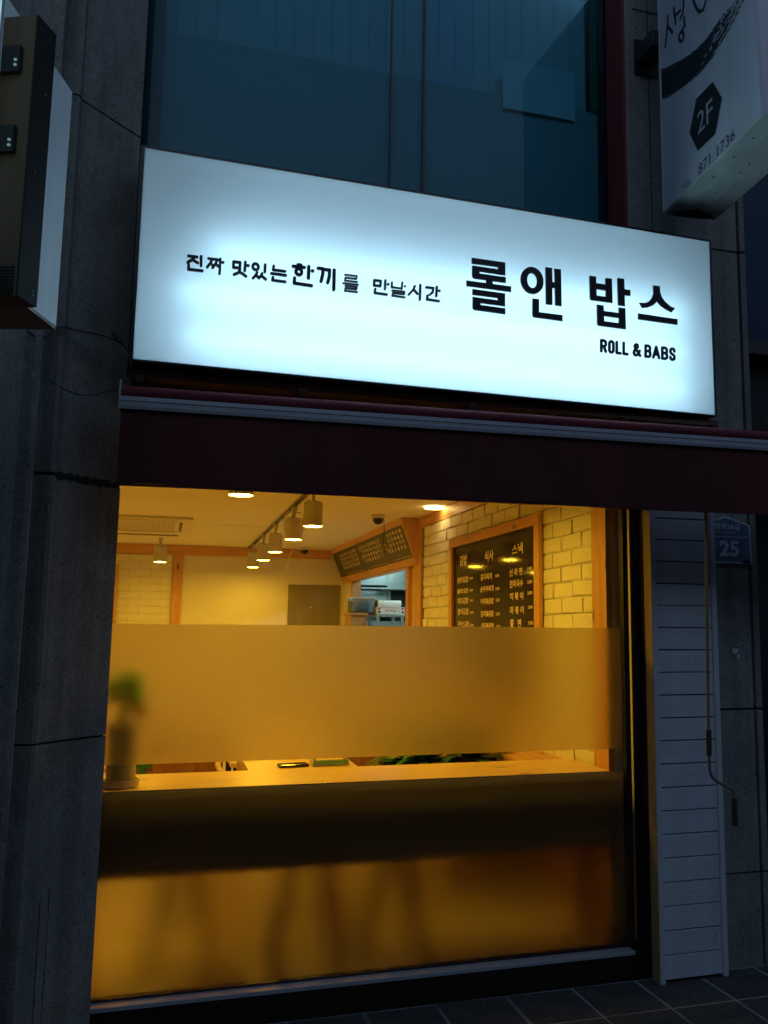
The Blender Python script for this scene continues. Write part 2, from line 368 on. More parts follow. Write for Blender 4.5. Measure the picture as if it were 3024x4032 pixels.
# ================================================================ SETTING
struct('ground', B(((-60, -60, -.30), (60, 60, -.06))), M['bed'])
# pavement: a bed and separate pavers
pav = struct('pavement', B(((-1.6, 1.2, -.06), (4.2, 3.72, -.0045))), M['grout'])
pm = []
for k in range(6):
    bm = B(((-.146, -.146, -.05), (.146, .146, 0)))
    for v in bm.verts:
        if v.co.z > -.01: v.co.z += random.uniform(-.002, .002)
    bmesh.ops.bevel(bm, geom=[e for e in bm.edges if e.verts[0].co.z > -.01 and e.verts[1].co.z > -.01], offset=.005, segments=1, affect='EDGES')
    pm.append(mesh('paver', bm, M['paver']))
for i in range(19):
    for j in range(8):
        o = obj('paver', pm[(i * 3 + j) % 6], None, pav, at=(-1.43 + .3 * i + .02 * 0, 3.565 - .3 * j, random.uniform(-.003, 0)))
# concrete pier to the left of the window, splayed back to the jamb
EX, EY = -.19, 3.6
def sp(t, n=0): return (EX - .6966 * t + .7175 * n, EY - .7175 * t - .6966 * n)     # t along the splay, n towards the street
plan = [sp(0), sp(.290), sp(.299, .008), sp(.312, .015), sp(.326, .010), sp(.336, -.008), sp(.345, -.030), sp(.356, -.044), sp(.370, -.044), sp(.381, -.026), sp(.388, -.003), sp(.396, .014), sp(.41, .024), sp(.424, .016), sp(.436, .0), sp(.446, -.012), sp(.462, -.014), sp(1.5, -.014)]
back = [(-2.6, 3.2), (-2.6, 4.0), (-.26, 4.0), (EX - .02, 3.68)]
pier = thing('concrete_pier', 'grey concrete pier with a vertical flute beside the lit shop window', 'pier', (EX, EY, 0))
levels = [(-.05, 1.10), (1.108, 2.022), (2.034, 3.446), (3.454, 4.75), (4.758, 6.2)]
for z0, z1 in levels:
    bm = bmesh.new()
    pts = plan[:8] + [sp(.358, -.3)] + [(-.33, 3.95), (-.26, 4.0), (EX - .02, 3.68)]
    a = [bm.verts.new((x, y, z0)) for x, y in pts]; b = [bm.verts.new((x, y, z1)) for x, y in pts]
    bm.faces.new(a[::-1]); bm.faces.new(b); n = len(a)
    for k in range(n): bm.faces.new((a[k], a[(k + 1) % n], b[(k + 1) % n], b[k]))
    bmesh.ops.triangulate(bm, faces=[f for f in bm.faces if len(f.verts) > 4])
    part('concrete_panel', bm, M['concrete'], pier)
bm = bmesh.new(); pts = plan[7:] + [(-2.6, 3.2), (-2.6, 4.0), (-.75, 3.9)]
prism(bm, [(x, y, -.05) for x, y in pts], (0, 0, 6.25)); bmesh.ops.triangulate(bm, faces=[f for f in bm.faces if len(f.verts) > 4]); part('fluted_side', bm, M['concrete'], pier)
bm = bmesh.new()
pts = [(x, y) for x, y in [sp(.004, -.012), sp(.285, -.012), sp(.30, -.06)]] + [(-.40, 3.9), (-.3, 3.95)]
prism(bm, [(x, y, -.04) for x, y in pts], (0, 0, 6.2)); part('joint_filling', bm, M['mortar'], pier)
# ragged dark mortar line at the joint
bm = bmesh.new(); random.seed(3); N = 26
for side in (0,):
    up = []; lo = []
    for k in range(N + 1):
        t = .005 + .29 * k / N; x, y = sp(t, .0015)
        up.append((x, y, 2.034 + random.uniform(.0, .012))); lo.append((x, y, 2.020 - random.uniform(0, .009) * (1 if k > 3 else .2)))
    pv = [bm.verts.new(p) for p in up]; qv = [bm.verts.new(p) for p in lo]
    for k in range(N): bm.faces.new((pv[k], pv[k + 1], qv[k + 1], qv[k]))
r = bmesh.ops.extrude_face_region(bm, geom=bm.faces[:]); bmesh.ops.translate(bm, verts=[v for v in r['geom'] if isinstance(v, bmesh.types.BMVert)], vec=(-.007, .007, 0))
part('crumbling_mortar', bm, M['mortar'], pier)
bm = bmesh.new()
for t0, z0, z1, ww in ((.205, .02, .62, .003), (.24, .12, .60, .004)):
    x, y = sp(t0, .001); up = [];
    for k in range(15):
        z = z0 + (z1 - z0) * k / 14; j = random.uniform(-.002, .002)
        a1, b1 = sp(t0 + j, .0012), sp(t0 + j + ww * random.uniform(.4, 1.2), .0012)
        up.append((bm.verts.new((*a1, z)), bm.verts.new((*b1, z))))
    for k in range(14): bm.faces.new((up[k][0], up[k][1], up[k + 1][1], up[k + 1][0]))
part('dark_drip_stain', bm, M['mortar'], pier)
# right-hand concrete wall
rw = thing('concrete_wall', 'grey concrete wall panel right of the white siding, carrying the blue number plate', 'wall', (2.4, 3.72, 0))
for z0, z1 in ((-.05, .40), (.408, 1.135), (1.145, 3.40), (3.41, 4.62), (4.63, 6.2)):
    x0 = 2.112
    bm = B(((x0, 3.72, z0), (2.678, 4.02, z1))); part('concrete_panel', bm, M['concrete'], rw)
    bm = B(((2.688, 3.712, z0), (2.722, 4.02, z1)), bev=.006); part('edge_strip', bm, M['concrete'], rw)
part('wall_core', B(((2.12, 3.735, -.04), (2.70, 4.0, 6.1))), M['mortar'], rw)
bm = B(((2.066, 3.72, 2.40), (2.112, 4.02, 6.2))); part('reveal', bm, M['concrete'], rw)
part('joint_strip', B(((2.195, 3.7185, 3.41), (2.199, 3.7215, 6.2))), M['mortar'], rw)
bm = bmesh.new(); random.seed(5)
for cx_, cz_, s_ in ((2.585, 1.41, .02), (2.6, 1.385, .012), (2.59, 1.43, .01)):
    pts = [(cx_ + s_ * random.uniform(.5, 1) * math.cos(t), 3.7165, cz_ + s_ * 1.3 * random.uniform(.5, 1) * math.sin(t)) for t in [2 * math.pi * k / 9 for k in range(9)]]
    prism(bm, pts, (0, .002, 0))
part('chipped_paint_spot', bm, M['plate_white'], rw)
# neighbour beyond
nb = thing('neighbouring_building', 'dark building set back at the right edge of the picture', 'building', (4.5, 4.6, 0))
part('wall', B(((2.74, 4.75, -.05), (9, 5.6, 3.28)), ((2.74, 4.75, 4.7), (9, 5.6, 6.2))), M['neighbour'], nb)
part('window_pane', B(((2.74, 4.80, 3.28), (9, 4.84, 4.7))), M['neighbour_glass'], nb)
part('ledge', B(((2.74, 4.62, 3.22), (9, 4.748, 3.30))), M['frame_dark'], nb)
part('mullion', B(((3.12, 4.77, 3.30), (3.15, 4.799, 4.7))), M['frame_dark'], nb)
# ---------------------------------------------------------------- shop room
GX0, GX1, GY = -.30, 2.03, 3.80
room_floor = struct('floor', B(((-2.3, 3.9, -.05), (2.03, 10.75, .06))), M['floor_in'])
struct('ceiling', B(((-2.3, 3.9, 2.43), (2.03, 10.75, 2.53))), M['ceiling'])
struct('wall_back', B(((-2.3, 10.72, .06), (2.15, 10.82, 2.43))), M['wall_cream'])
struct('wall_left', B(((-2.4, 3.98, .06), (-2.3, 10.82, 2.43))), M['wall_cream'])
struct('shell_above_shop', B(((-2.4, 3.98, 2.56), (4.0, 12.3, 2.66))), M['mortar'])
wr = struct('wall_right', B(((2.03, 3.905, .06), (2.09, 7.62, 2.43)), ((2.03, 10.10, .06), (2.09, 10.75, 2.43)), ((2.03, 7.62, .06), (2.09, 10.10, 1.30)), ((2.03, 7.62, 2.035), (2.09, 10.10, 2.43))), M['wall_cream'])
struct('wall_front_inner', B(((-2.3, 3.99, .06), (-.33, 4.06, 2.43))), M['wall_cream'])
# pine wainscot below counter level on right wall
wp = thing('wainscot', 'reddish pine boarding low on the right shop wall below the counter', 'wainscot', (2.0, 5.5, .06))
for k in range(22):
    y0 = 4.04 + .14 * k
    part('board', B(((2.012, y0, .062), (2.029, y0 + .135, .80)), bev=.003), M['wainscot'], wp)
# brick cladding
def brick_meshes(n, sx, sy, sz, axis):
    out = []
    for k in range(n):
        bm = bmesh.new(); r = bmesh.ops.create_cube(bm, size=1)
        bmesh.ops.bevel(bm, geom=bm.edges[:], offset=.06, segments=1, affect='EDGES') if 0 else None
        for v in bm.verts: v.co = Vector((v.co.x * sx, v.co.y * sy, v.co.z * sz))
        fr = [e for e in bm.edges if all((v.co.x < 0 if axis == 'x' else v.co.y < 0) for v in e.verts)]
        bmesh.ops.bevel(bm, geom=fr, offset=.005, segments=2, affect='EDGES')
        for v in bm.verts:
            if (v.co.x if axis == 'x' else v.co.y) < 0:
                v.co += Vector([random.uniform(-.0025, .0025) for _ in range(3)])
        bmesh.ops.recalc_face_normals(bm, faces=bm.faces)
        out.append(mesh('brick', bm, M['brick']))
    return out
cl = thing('brick_cladding', 'white painted brick cladding on the right wall around the menu board', 'brick cladding', (2.03, 5.5, .86))
part('joint_bed', B(((2.020, 4.03, .82), (2.029, 7.13, 2.335))), M['brick_joint'], cl)
bms = brick_meshes(8, .024, .239, .077, 'x'); random.seed(11); PZ = .0835; nrow = 0
for r_ in range(18):
    z = 2.335 - .04 - PZ * r_
    if z < .83: break
    y = 4.035 + (0 if r_ % 2 else -.122) + random.uniform(-.012, .012)
    while y < 7.13:
        y0, y1 = max(y, 4.033), min(y + .238, 7.125)
        cyy = (y0 + y1) / 2
        if y1 - y0 > .03 and not (4.66 < y0 and y1 < 6.32 and z < 2.13) and nrow < 298:
            o = obj('brick', random.choice(bms), None, cl); o.scale = (1, (y1 - y0 - .002) / .236 if y1 - y0 < .23 else 1, 1)
            o.location = Vector((2.0185 + random.uniform(-.003, .003), cyy, z + random.uniform(-.003, .003))) - cl.location
            o.rotation_euler = (random.uniform(-.012, .012), 0, random.uniform(-.01, .01)); nrow += 1
        y += .2465
cb = thing('brick_cladding', 'white painted brick cladding at the left of the back wall', 'brick cladding', (-.25, 10.72, .9))
part('joint_bed', B(((-1.0, 10.712, .86), (.044, 10.719, 2.312))), M['brick_joint'], cb)
bms2 = brick_meshes(6, .224, .024, .0775, 'y')
for r_ in range(17):
    z = 2.312 - .042 - PZ * r_
    if z < .9: break
    x = .044 - (.226 if r_ % 2 else .113)
    first = True
    xs = .042
    while xs > -.62:
        wdt = (.105 if (r_ % 2 and first) else .222); first = False
        o = obj('brick', random.choice(bms2), None, cb); o.scale = (wdt / .222, 1, 1)
        o.location = Vector((xs - wdt / 2, 10.7165 + random.uniform(-.004, .004), z + random.uniform(-.002, .002))) - cb.location; xs -= wdt + .010
# pine trim
def pine_piece(name, label, cat, a, b, axis, grp=None, bev=.003):
    o = obj(name, B((a, b), bev=bev), M['pine_' + axis]); tag(o, label, cat, grp); return o
pine_piece('trim_board', 'pine trim board along the top of the right wall under the ceiling', 'trim', (2.004, 4.035, 2.338), (2.029, 7.22, 2.428), 'y')
pine_piece('trim_board', 'pine trim board along the top of the back wall under the ceiling', 'trim', (-2.2, 10.690, 2.316), (1.85, 10.719, 2.428), 'x')
pine_piece('trim_post', 'upright pine post between brick and plain wall at the back', 'post', (.048, 10.680, .062), (.156, 10.716, 2.314), 'z')
pine_piece('trim_post', 'upright pine board at the far left of the back wall beside the brick', 'post', (-.75, 10.63, .062), (-.535, 10.685, 2.182), 'z')
pine_piece('trim_post', 'upright pine post on the right wall between brick and kitchen hatch', 'post', (1.998, 7.185, .062), (2.028, 7.41, 2.425), 'z')
pine_piece('trim_post', 'wide pine post at the right end of the counter by the window', 'post', (1.995, 3.878, .062), (2.028, 4.030, 2.425), 'z')
tag(obj('shadow_gap', B(((2.018, 7.132, .862), (2.029, 7.183, 2.335))), M['wood_dark']), 'dark narrow strip between the white brick and the pine post', 'trim')
# kitchen hatch lining
kh = thing('kitchen_hatch', 'pine framed serving hatch into the kitchen below the sloping menu', 'hatch', (2.03, 8.8, 1.3))
part('frame', B(((1.992, 7.56, 1.30), (2.10, 7.645, 2.03)), bev=.003), M['pine_z'], kh)
part('frame', B(((1.992, 10.07, 1.30), (2.10, 10.125, 2.03)), bev=.003), M['pine_z'], kh)
part('ledge', B(((1.80, 7.57, 1.27), (2.12, 10.12, 1.298)), bev=.003), M['pine_y'], kh)
# kitchen behind
struct('kitchen_floor', B(((2.10, 7.0, -.05), (5.0, 12.0, .06))), M['floor_in'])
struct('kitchen_ceiling', B(((2.10, 7.0, 2.43), (5.0, 12.0, 2.53))), M['steel'])
struct('kitchen_wall', B(((2.10, 11.7, .06), (5.0, 11.8, 2.43)), ((4.9, 7.1, .06), (5.0, 11.7, 2.43)), ((2.10, 7.0, .06), (5.0, 7.1, 2.43)), ((2.10, 10.76, .06), (2.16, 11.7, 2.43))), M['teal_tile'])
o = obj('kitchen_light', B(((2.9, 8.2, 2.405), (3.0, 9.6, 2.428))), M['kitchen_lamp']); tag(o, 'cool white tube light on the kitchen ceiling behind the hatch', 'light')
hd = thing('cooker_hood', 'stainless cooker hood high in the kitchen seen through the hatch', 'hood', (2.6, 11.0, 2.0))
part('canopy', B(((2.17, 10.9, 2.03), (2.60, 11.66, 2.18)), ((2.60, 10.9, 1.98), (3.3, 11.66, 2.26)), bev=.004), M['steel'], hd)
part('rim', B(((2.172, 10.86, 1.985), (3.3, 10.897, 2.005))), M['steel'], hd)
wb = thing('wall_cabinet', 'blue grey steel cabinet under the cooker hood', 'cabinet', (2.5, 11.3, 1.8))
part('body', B(((2.33, 11.2, 1.86), (2.68, 11.66, 1.978))), M['steel'], wb); part('end_panel', B(((2.682, 11.19, 1.86), (2.72, 11.66, 1.978))), M['trim_white'], wb)
ov = thing('dark_oven', 'black fronted kitchen oven behind the paper roll', 'oven', (2.85, 11.2, 1.7))
part('body', B(((2.725, 11.2, 1.60), (3.4, 11.66, 1.976)), bev=.004), M['black'], ov); part('door', B(((2.42, 11.22, 1.80), (2.722, 11.6, 1.856)), bev=.004), M['black'], ov)
lo = thing('work_counter', 'blue grey kitchen counter with drawers below the oven', 'counter', (2.6, 11.0, .06))
part('carcass', B(((2.2, 11.1, .062), (3.4, 11.66, 1.59))), M['teal_tile'], lo)
for k in range(3):
    part('drawer', B(((2.30, 11.08, 1.30 + .1 * k), (3.38, 11.098, 1.39 + .1 * k)), bev=.003), M['steel'], lo)
# rack with things on it
rk = thing('steel_rack', 'stainless rack just behind the hatch holding the foil box', 'rack', (2.24, 9.4, .06))
part('shelf', B(((2.105, 9.30, 1.628), (2.42, 9.75, 1.652)), bev=.003), M['steel'], rk)
for x, y in ((2.13, 9.32), (2.395, 9.32), (2.13, 9.73), (2.395, 9.73)):
    part('leg', B(((x - .015, y - .015, .062), (x + .015, y + .015, 1.627))), M['steel'], rk)
part('shelf', B(((2.145, 9.30, 1.50), (2.38, 9.75, 1.512))), M['steel'], rk)
fb = thing('foil_box', 'white cling foil box with red corners and red Korean print on the rack', 'box', (2.27, 9.38, 1.654))
part('carton', B(((2.125, 9.34, 1.6535), (2.425, 9.42, 1.728)), bev=.003), M['tissue'], fb)
part('red_corner', B(((2.135, 9.3375, 1.700), (2.160, 9.3395, 1.722)), ((2.392, 9.3375, 1.700), (2.417, 9.3395, 1.722)), ((2.135, 9.3375, 1.718), (2.417, 9.3395, 1.7225))), M['red_print'], fb)
part('black_corner', B(((2.135, 9.3375, 1.668), (2.165, 9.3395, 1.686)), ((2.390, 9.3375, 1.668), (2.417, 9.3395, 1.686))), M['ink'], fb)
bm = bmesh.new(); text_geo(bm, '럭키호일', (2.215, 9.3385, 1.677), (1, 0, 0), (0, 0, 1), .115, .026, .02); part('lettering', bm, M['red_print'], fb)
bm = bmesh.new(); text_geo(bm, '30', (2.352, 9.3385, 1.680), (1, 0, 0), (0, 0, 1), .022, .016, .01); part('number', bm, M['ink'], fb)
pr_ = thing('paper_roll', 'white paper towel roll lying on top of the foil box', 'paper roll', (2.27, 9.40, 1.73))
part('roll', lathe(bmesh.new(), (2.145, 9.40, 1.765), [(.010, 0), (.036, 0), (.036, .25), (.010, .25)], 24, 'x'), M['tissue'], pr_, True)
part('core', lathe(bmesh.new(), (2.1449, 9.40, 1.765), [(.0095, 0), (.011, -.001), (.0095, .252)], 16, 'x'), M['cardboard'], pr_, True)
cd = thing('cardboard_box', 'brown cardboard box on the hatch ledge under the clear tub', 'box', (1.95, 9.5, 1.3))
part('body', B(((1.862, 9.42, 1.30), (2.03, 9.75, 1.640)), bev=.002), M['cardboard'], cd)
part('lid', B(((1.845, 9.40, 1.640), (2.045, 9.77, 1.668)), bev=.002), M['cardboard'], cd)
ct = thing('storage_tub', 'clear plastic storage tub with a blue bag inside on the cardboard box', 'tub', (2.0, 9.5, 1.67))
tubm = film_mat('tub_plastic', .25, (.92, .95, .95), .35)
bm = B(((1.885, 9.42, 1.672), (1.889, 9.72, 1.82)), ((2.116, 9.42, 1.672), (2.120, 9.72, 1.82)), ((1.889, 9.42, 1.672), (2.116, 9.424, 1.82)), ((1.889, 9.716, 1.672), (2.116, 9.72, 1.82)), ((1.889, 9.424, 1.672), (2.116, 9.716, 1.676)))
part('wall', bm, tubm, ct)
part('rim', B(((1.875, 9.41, 1.822), (1.89, 9.73, 1.832)), ((2.116, 9.41, 1.822), (2.13, 9.73, 1.832)), ((1.89, 9.41, 1.822), (2.116, 9.424, 1.832)), ((1.89, 9.716, 1.822), (2.116, 9.73, 1.832))), M['tub'], ct)
part('side', B(((1.8895, 9.46, 1.677), (1.92, 9.71, 1.80))), M['tub'], ct)
bm = bmesh.new(); bmesh.ops.create_icosphere(bm, subdivisions=3, radius=1)
random.seed(9)
for v in bm.verts:
    n_ = 1 + random.uniform(-.08, .08); v.co = Vector((2.015 + v.co.x * .075 * n_, 9.56 + v.co.y * .1 * n_, 1.732 + v.co.z * .052 * n_ + .25 * (v.co.x * .075)))
o = obj('blue_bag', bm, M['blue_bag']); tag(o, 'crumpled blue plastic bag inside the clear storage tub', 'bag')
# ---------------------------------------------------------------- sloping menu box
sm = thing('sloping_menu', 'sloping grey menu board in a pine box above the kitchen hatch', 'menu board', (1.93, 9, 2.2))
T0 = Vector((1.843, 0, 2.428)); T1 = Vector((1.990, 0, 2.052)); sv = (T0 - T1).normalized(); sn = Vector((-sv.z, 0, sv.x)) 
if sn.x > 0: sn = -sn
Y0, Y1 = 7.29, 10.66
def slab(a, b, y0, y1, th, off=0):
    bm = bmesh.new(); n = sn * -1
    p = [T1 + sv * a + sn * off, T1 + sv * b + sn * off, T1 + sv * b + sn * (off - th), T1 + sv * a + sn * (off - th)]
    prism(bm, [(q.x, y0, q.z) for q in p], (0, y1 - y0, 0)); return bm
LN = (T0 - T1).length
part('frame', slab(LN - .055, LN, Y0, Y1, .03), M['pine_y'], sm)
part('frame', slab(0, .05, Y0, Y1, .03), M['pine_y'], sm)
part('frame', slab(.051, LN - .056, Y0, Y0 + .03, .03), M['pine_z'], sm)
part('board', slab(.051, LN - .056, Y0 + .031, Y1, .02, -.008), M['menu_board2'], sm)
bm = bmesh.new(); prism(bm, [(1.850, Y0 + .001, 2.427), (2.027, Y0 + .001, 2.427), (2.027, Y0 + .001, 2.052), (1.997, Y0 + .001, 2.052)], (0, .02, 0)); part('end_panel', bm, M['pine_z'], sm)
part('soffit', B(((1.992, Y0 + .022, 2.036), (2.028, Y1, 2.05))), M['pine_y'], sm)
items = ['원조김밥', '샐러드밥', '치즈김밥', '참치김밥', '돈까스밥', '김치김밥', '소고기밥', '새우김밥', '계란김밥']
items2 = ['김치찌개', '순두부개', '야채볶밥', '김치볶밥', '새우볶밥', '제육덮밥', '오므라스', '돈까스밥']
items3 = ['신라면류', '잔치국수', '떡볶이류', '라볶이류', '쫄면우동']
bm = bmesh.new(); bo = bmesh.new()
def onb(y, s, k=0): q = T1 + sv * s + sn * (-.008 + .003); return Vector((q.x, y, q.z))
uu = Vector((0, -1, 0))
def column(y, word, top, price, bmm, cs=.048, hh=.036):
    for k, ch in enumerate(word):
        text_geo(bmm, ch, onb(y, top - k * cs), uu, sv, .068, hh, .03, res=1)
    if price: text_geo(bmm, price, onb(y, .062), uu, sv, .085, .014, .03, res=1)
yy = 10.30
for w_ in items: column(yy, w_, .275, '3,000', bm); yy -= .105
for k, ch in enumerate('식사'): text_geo(bo, ch, onb(9.22, .255 - k * .09), uu, sv, .075, .055, .02, res=1)
yy = 9.12
for w_ in items2: column(yy, w_, .275, '5,000', bm); yy -= .11
for k, ch in enumerate('스낵'): text_geo(bo, ch, onb(8.16, .19 - k * .09) if k == 0 else onb(8.08, .135), uu, sv, .08, .055, .02, res=1)
yy = 7.96
for w_ in items3: column(yy, w_, .285, '3,500', bm); yy -= .115
part('lettering', bm, M['menu_print'], sm); part('heading', bo, M['orange_print'], sm)
# ---------------------------------------------------------------- big menu board
mb = thing('menu_board', 'black glossy menu board in a pine frame hung on the brick wall', 'menu board', (2.0, 5.6, 1.8))
FY0, FY1, FZ0, FZ1 = 4.645, 6.336, 1.00, 2.155
part('frame', B(((1.975, FY0, FZ1 - .062), (2.0, FY1, FZ1)), bev=.002), M['pine_y'], mb)
part('frame', B(((1.975, FY0, FZ0), (2.0, FY1, FZ0 + .062)), bev=.002), M['pine_y'], mb)
part('frame', B(((1.975, FY0, FZ0 + .063), (2.0, FY0 + .075, FZ1 - .063)), bev=.002), M['pine_z'], mb)
part('frame', B(((1.975, FY1 - .07, FZ0 + .063), (2.0, FY1, FZ1 - .063)), bev=.002), M['pine_z'], mb)
part('board', B(((1.994, FY0 + .076, FZ0 + .063), (1.999, FY1 - .071, FZ1 - .063))), M['menu_board'], mb)
TX = [('김밥', 6.183, 1.953, 6.02, 2.023), ('식사', 5.649, 1.948, 5.478, 2.015), ('스낵', 5.146, 1.953, 4.973, 2.016),
('원조김밥', 6.238, 1.83, 5.987, 1.872), ('샐러드김밥', 6.237, 1.754, 5.989, 1.788), ('치즈김밥', 6.231, 1.681, 5.983, 1.722), ('참치김밥', 6.229, 1.604, 5.977, 1.646), ('돈까스김밥', 6.22, 1.515, 5.969, 1.557),
('2,500', 5.967, 1.843, 5.894, 1.861), ('3,000', 5.962, 1.76, 5.888, 1.778), ('3,000', 5.961, 1.688, 5.887, 1.707), ('3,300', 5.95, 1.605, 5.878, 1.625), ('3,500', 5.945, 1.519, 5.871, 1.539),
('김치찌개', 5.731, 1.825, 5.507, 1.868), ('순두부찌개', 5.734, 1.747, 5.477, 1.785), ('야채볶음밥', 5.727, 1.665, 5.474, 1.704), ('김치볶음밥', 5.726, 1.584, 5.474, 1.622), ('새우볶음밥', 5.717, 1.504, 5.468, 1.544),
('5,000', 5.446, 1.831, 5.373, 1.851), ('5,000', 5.441, 1.748, 5.368, 1.769), ('5,000', 5.437, 1.674, 5.365, 1.697), ('5,500', 5.434, 1.586, 5.361, 1.609), ('5,500', 5.431, 1.51, 5.356, 1.53),
('신 라 면', 5.193, 1.824, 4.98, 1.869), ('잔치국수', 5.191, 1.754, 4.971, 1.799), ('떡 볶 이', 5.185, 1.679, 4.968, 1.723), ('라 볶 이', 5.184, 1.595, 4.96, 1.64), ('쫄   면', 5.182, 1.512, 5.004, 1.562),
('3,000', 4.907, 1.844, 4.837, 1.865), ('3,500', 4.903, 1.765, 4.832, 1.787), ('3,000', 4.902, 1.701, 4.831, 1.723), ('3,500', 4.896, 1.619, 4.826, 1.639), ('5,000', 4.894, 1.527, 4.823, 1.55)]
bm = bmesh.new()
for s_, ya, za, yb, zb in TX:
    k = (1.992 / 2.012); f = lambda y: y * k
    zc = lambda z: 1.5 + (z - 1.5) * k
    text_geo(bm, s_, (1.9925, f(ya), zc(za)), (0, -1, 0), (0, 0, 1), f(ya) - f(yb), (zb - za) * 1.05, .03, res=2)
part('lettering', bm, M['menu_print'], mb)
# ---------------------------------------------------------------- back wall cupboard panel
bp = thing('glossy_panel', 'olive toned glossy panel standing against the back wall in the right corner', 'panel', (1.67, 10.7, 1.0))
part('sheet', B(((1.362, 10.705, .9), (1.982, 10.715, 2.010))), M['olive_glass'], bp)
part('knob', lathe(bmesh.new(), (1.63, 10.703, 1.745), [(.0, -.004), (.010, -.004), (.010, 0)], 12, 'y'), M['trim_white'], bp)  # small flat white disc near the middle of the sheet
# ---------------------------------------------------------------- air conditioner
ac = thing('ceiling_air_conditioner', 'square white cassette air conditioner set in the shop ceiling', 'air conditioner', (-.38, 8.5, 2.4))
part('panel', B(((-.96, 7.93, 2.404), (.187, 8.08, 2.428)), ((-.96, 8.93, 2.404), (.187, 9.07, 2.428)), ((-.96, 8.081, 2.404), (-.80, 8.929, 2.428)), ((.03, 8.081, 2.404), (.187, 8.929, 2.428)), bev=.004), M['ac'], ac)
part('louver', B(((-.78, 8.00, 2.394), (.06, 8.06, 2.4035)), bev=.002), M['ac'], ac)
part('louver', B(((-.78, 8.95, 2.394), (.06, 9.01, 2.4035)), bev=.002), M['ac'], ac)
part('louver', B(((.075, 8.15, 2.396), (.10, 8.86, 2.4035)), bev=.002), M['black'], ac)
part('grille_back', B(((-.799, 8.082, 2.414), (.029, 8.928, 2.428))), M['ac_dark'], ac)
g_ = part('grille', B(*[((-.78 + .0202 * k, 8.10, 2.404), (-.78 + .0202 * k + .012, 8.91, 2.4135)) for k in range(40)]), M['ac'], ac); g_['kind'] = 'stuff'
tag(obj('ceiling_slot', B(((-1.0, 9.52, 2.418), (.079, 9.585, 2.4285)), bev=.002), M['ac_dark']), 'narrow slot strip in the ceiling behind the air conditioner', 'vent')
tag(obj('ceiling_hatch', B(((.42, 8.4, 2.4255), (.86, 8.9, 2.4295)), bev=.001), M['ceiling']), 'flush access hatch in the ceiling between air conditioner and track', 'hatch')
# ---------------------------------------------------------------- lamps
tr = thing('lighting_track', 'dark lighting track running back along the shop ceiling', 'lighting track', (.888, 8, 2.42))
part('rail', B(((.873, 4.3, 2.410), (.903, 10.64, 2.4285))), M['black'], tr)
part('rail_lip', B(((.864, 4.3, 2.4205), (.8725, 10.64, 2.4285)), ((.9035, 4.3, 2.4205), (.912, 10.64, 2.4285))), M['lamp_white'], tr)
LR = .062
def make_lamp(label, loc, yoke, group='white cylinder spotlights over the shop'):
    t = thing('spotlight', label, 'spotlight', loc, group)
    x, y, z = 0, 0, 0
    o1 = obj('shade', lathe(bmesh.new(), (0, 0, 0), [(LR - .004, .004), (LR, 0), (LR, .155), (LR - .012, .166), (.012, .168)], 32), M['lamp_white'], t, True)
    obj('bulb', lathe(bmesh.new(), (0, 0, .002), [(0.0, .002), (LR - .005, .002), (LR - .005, 0), (0.0, 0)][1:3], 32), M['lamp'], t)
    obj('adapter', B(((-.02, -.03, .215), (.02, .03, .252)), bev=.004), M['lamp_white'], t)
    obj('stem', lathe(bmesh.new(), (0, 0, .166), [(.008, 0), (.012, .012), (.012, .05)], 12), M['lamp_white'], t, True)
    if yoke:
        obj('yoke', tube(bmesh.new(), [(-.068, 0, .06), (-.070, 0, .19), (-.045, 0, .208), (.045, 0, .208), (.070, 0, .19), (.068, 0, .06)], .0035, 6), M['lamp_white'], t, True)
        obj('cable', tube(bmesh.new(), [(.0, 0, .215), (.012, .0, .195), (-.02, 0, .18), (-.005, 0, .166)], .003, 6), M['cable_tan'], t, True)
    else:
        obj('cable', tube(bmesh.new(), [(-.02, 0, .218), (-.04, .0, .20), (-.045, 0, .185), (-.02, 0, .165)], .003, 6), M['lamp_white'], t, True)
    return t
labs = ['nearest white spotlight on the track, largest of the row', 'second spotlight from the front on the track, hung in a wire yoke', 'middle white spotlight of the five on the track', 'fourth spotlight from the front on the track', 'farthest and smallest spotlight at the end of the track']
for l_, yv, yk in zip(labs, (5.836, 6.776, 7.977, 8.997, 10.096), (0, 1, 0, 0, 0)):
    make_lamp(l_, (.888, yv, 2.158), yk)
make_lamp('front spotlight cut by the awning edge above the left of the window', (.331, 4.59, 2.16), 0)
make_lamp('lone spotlight at the back left in front of the brick', (-.086, 9.69, 2.16), 0)
tag(obj('downlight', lathe(bmesh.new(), (1.925, 6.55, 2.416), [(.0, 0), (.078, 0), (.078, .006), (.0, .006)][1:3], 32), M['lamp_soft']), 'flat round downlight in the ceiling beside the brick wall', 'downlight')
make_lamp('spotlight hidden behind the awning near the right end of the counter', (1.30, 4.31, 2.17), 0)
make_lamp('spotlight hidden behind the awning at the front end of the track', (.888, 4.40, 2.17), 0)
ADDED_LAMPS = [(-.62, 4.85), (-.72, 6.6), (-1.2, 9.2)]  # unseen spotlights added to brighten the floor at the left
for i_, (x, y) in enumerate(ADDED_LAMPS):
    make_lamp(['spotlight on the unseen left side of the shop, front', 'spotlight on the unseen left side of the shop, middle', 'spotlight on the unseen left side of the shop, back'][i_], (x, y, 2.16), 0)
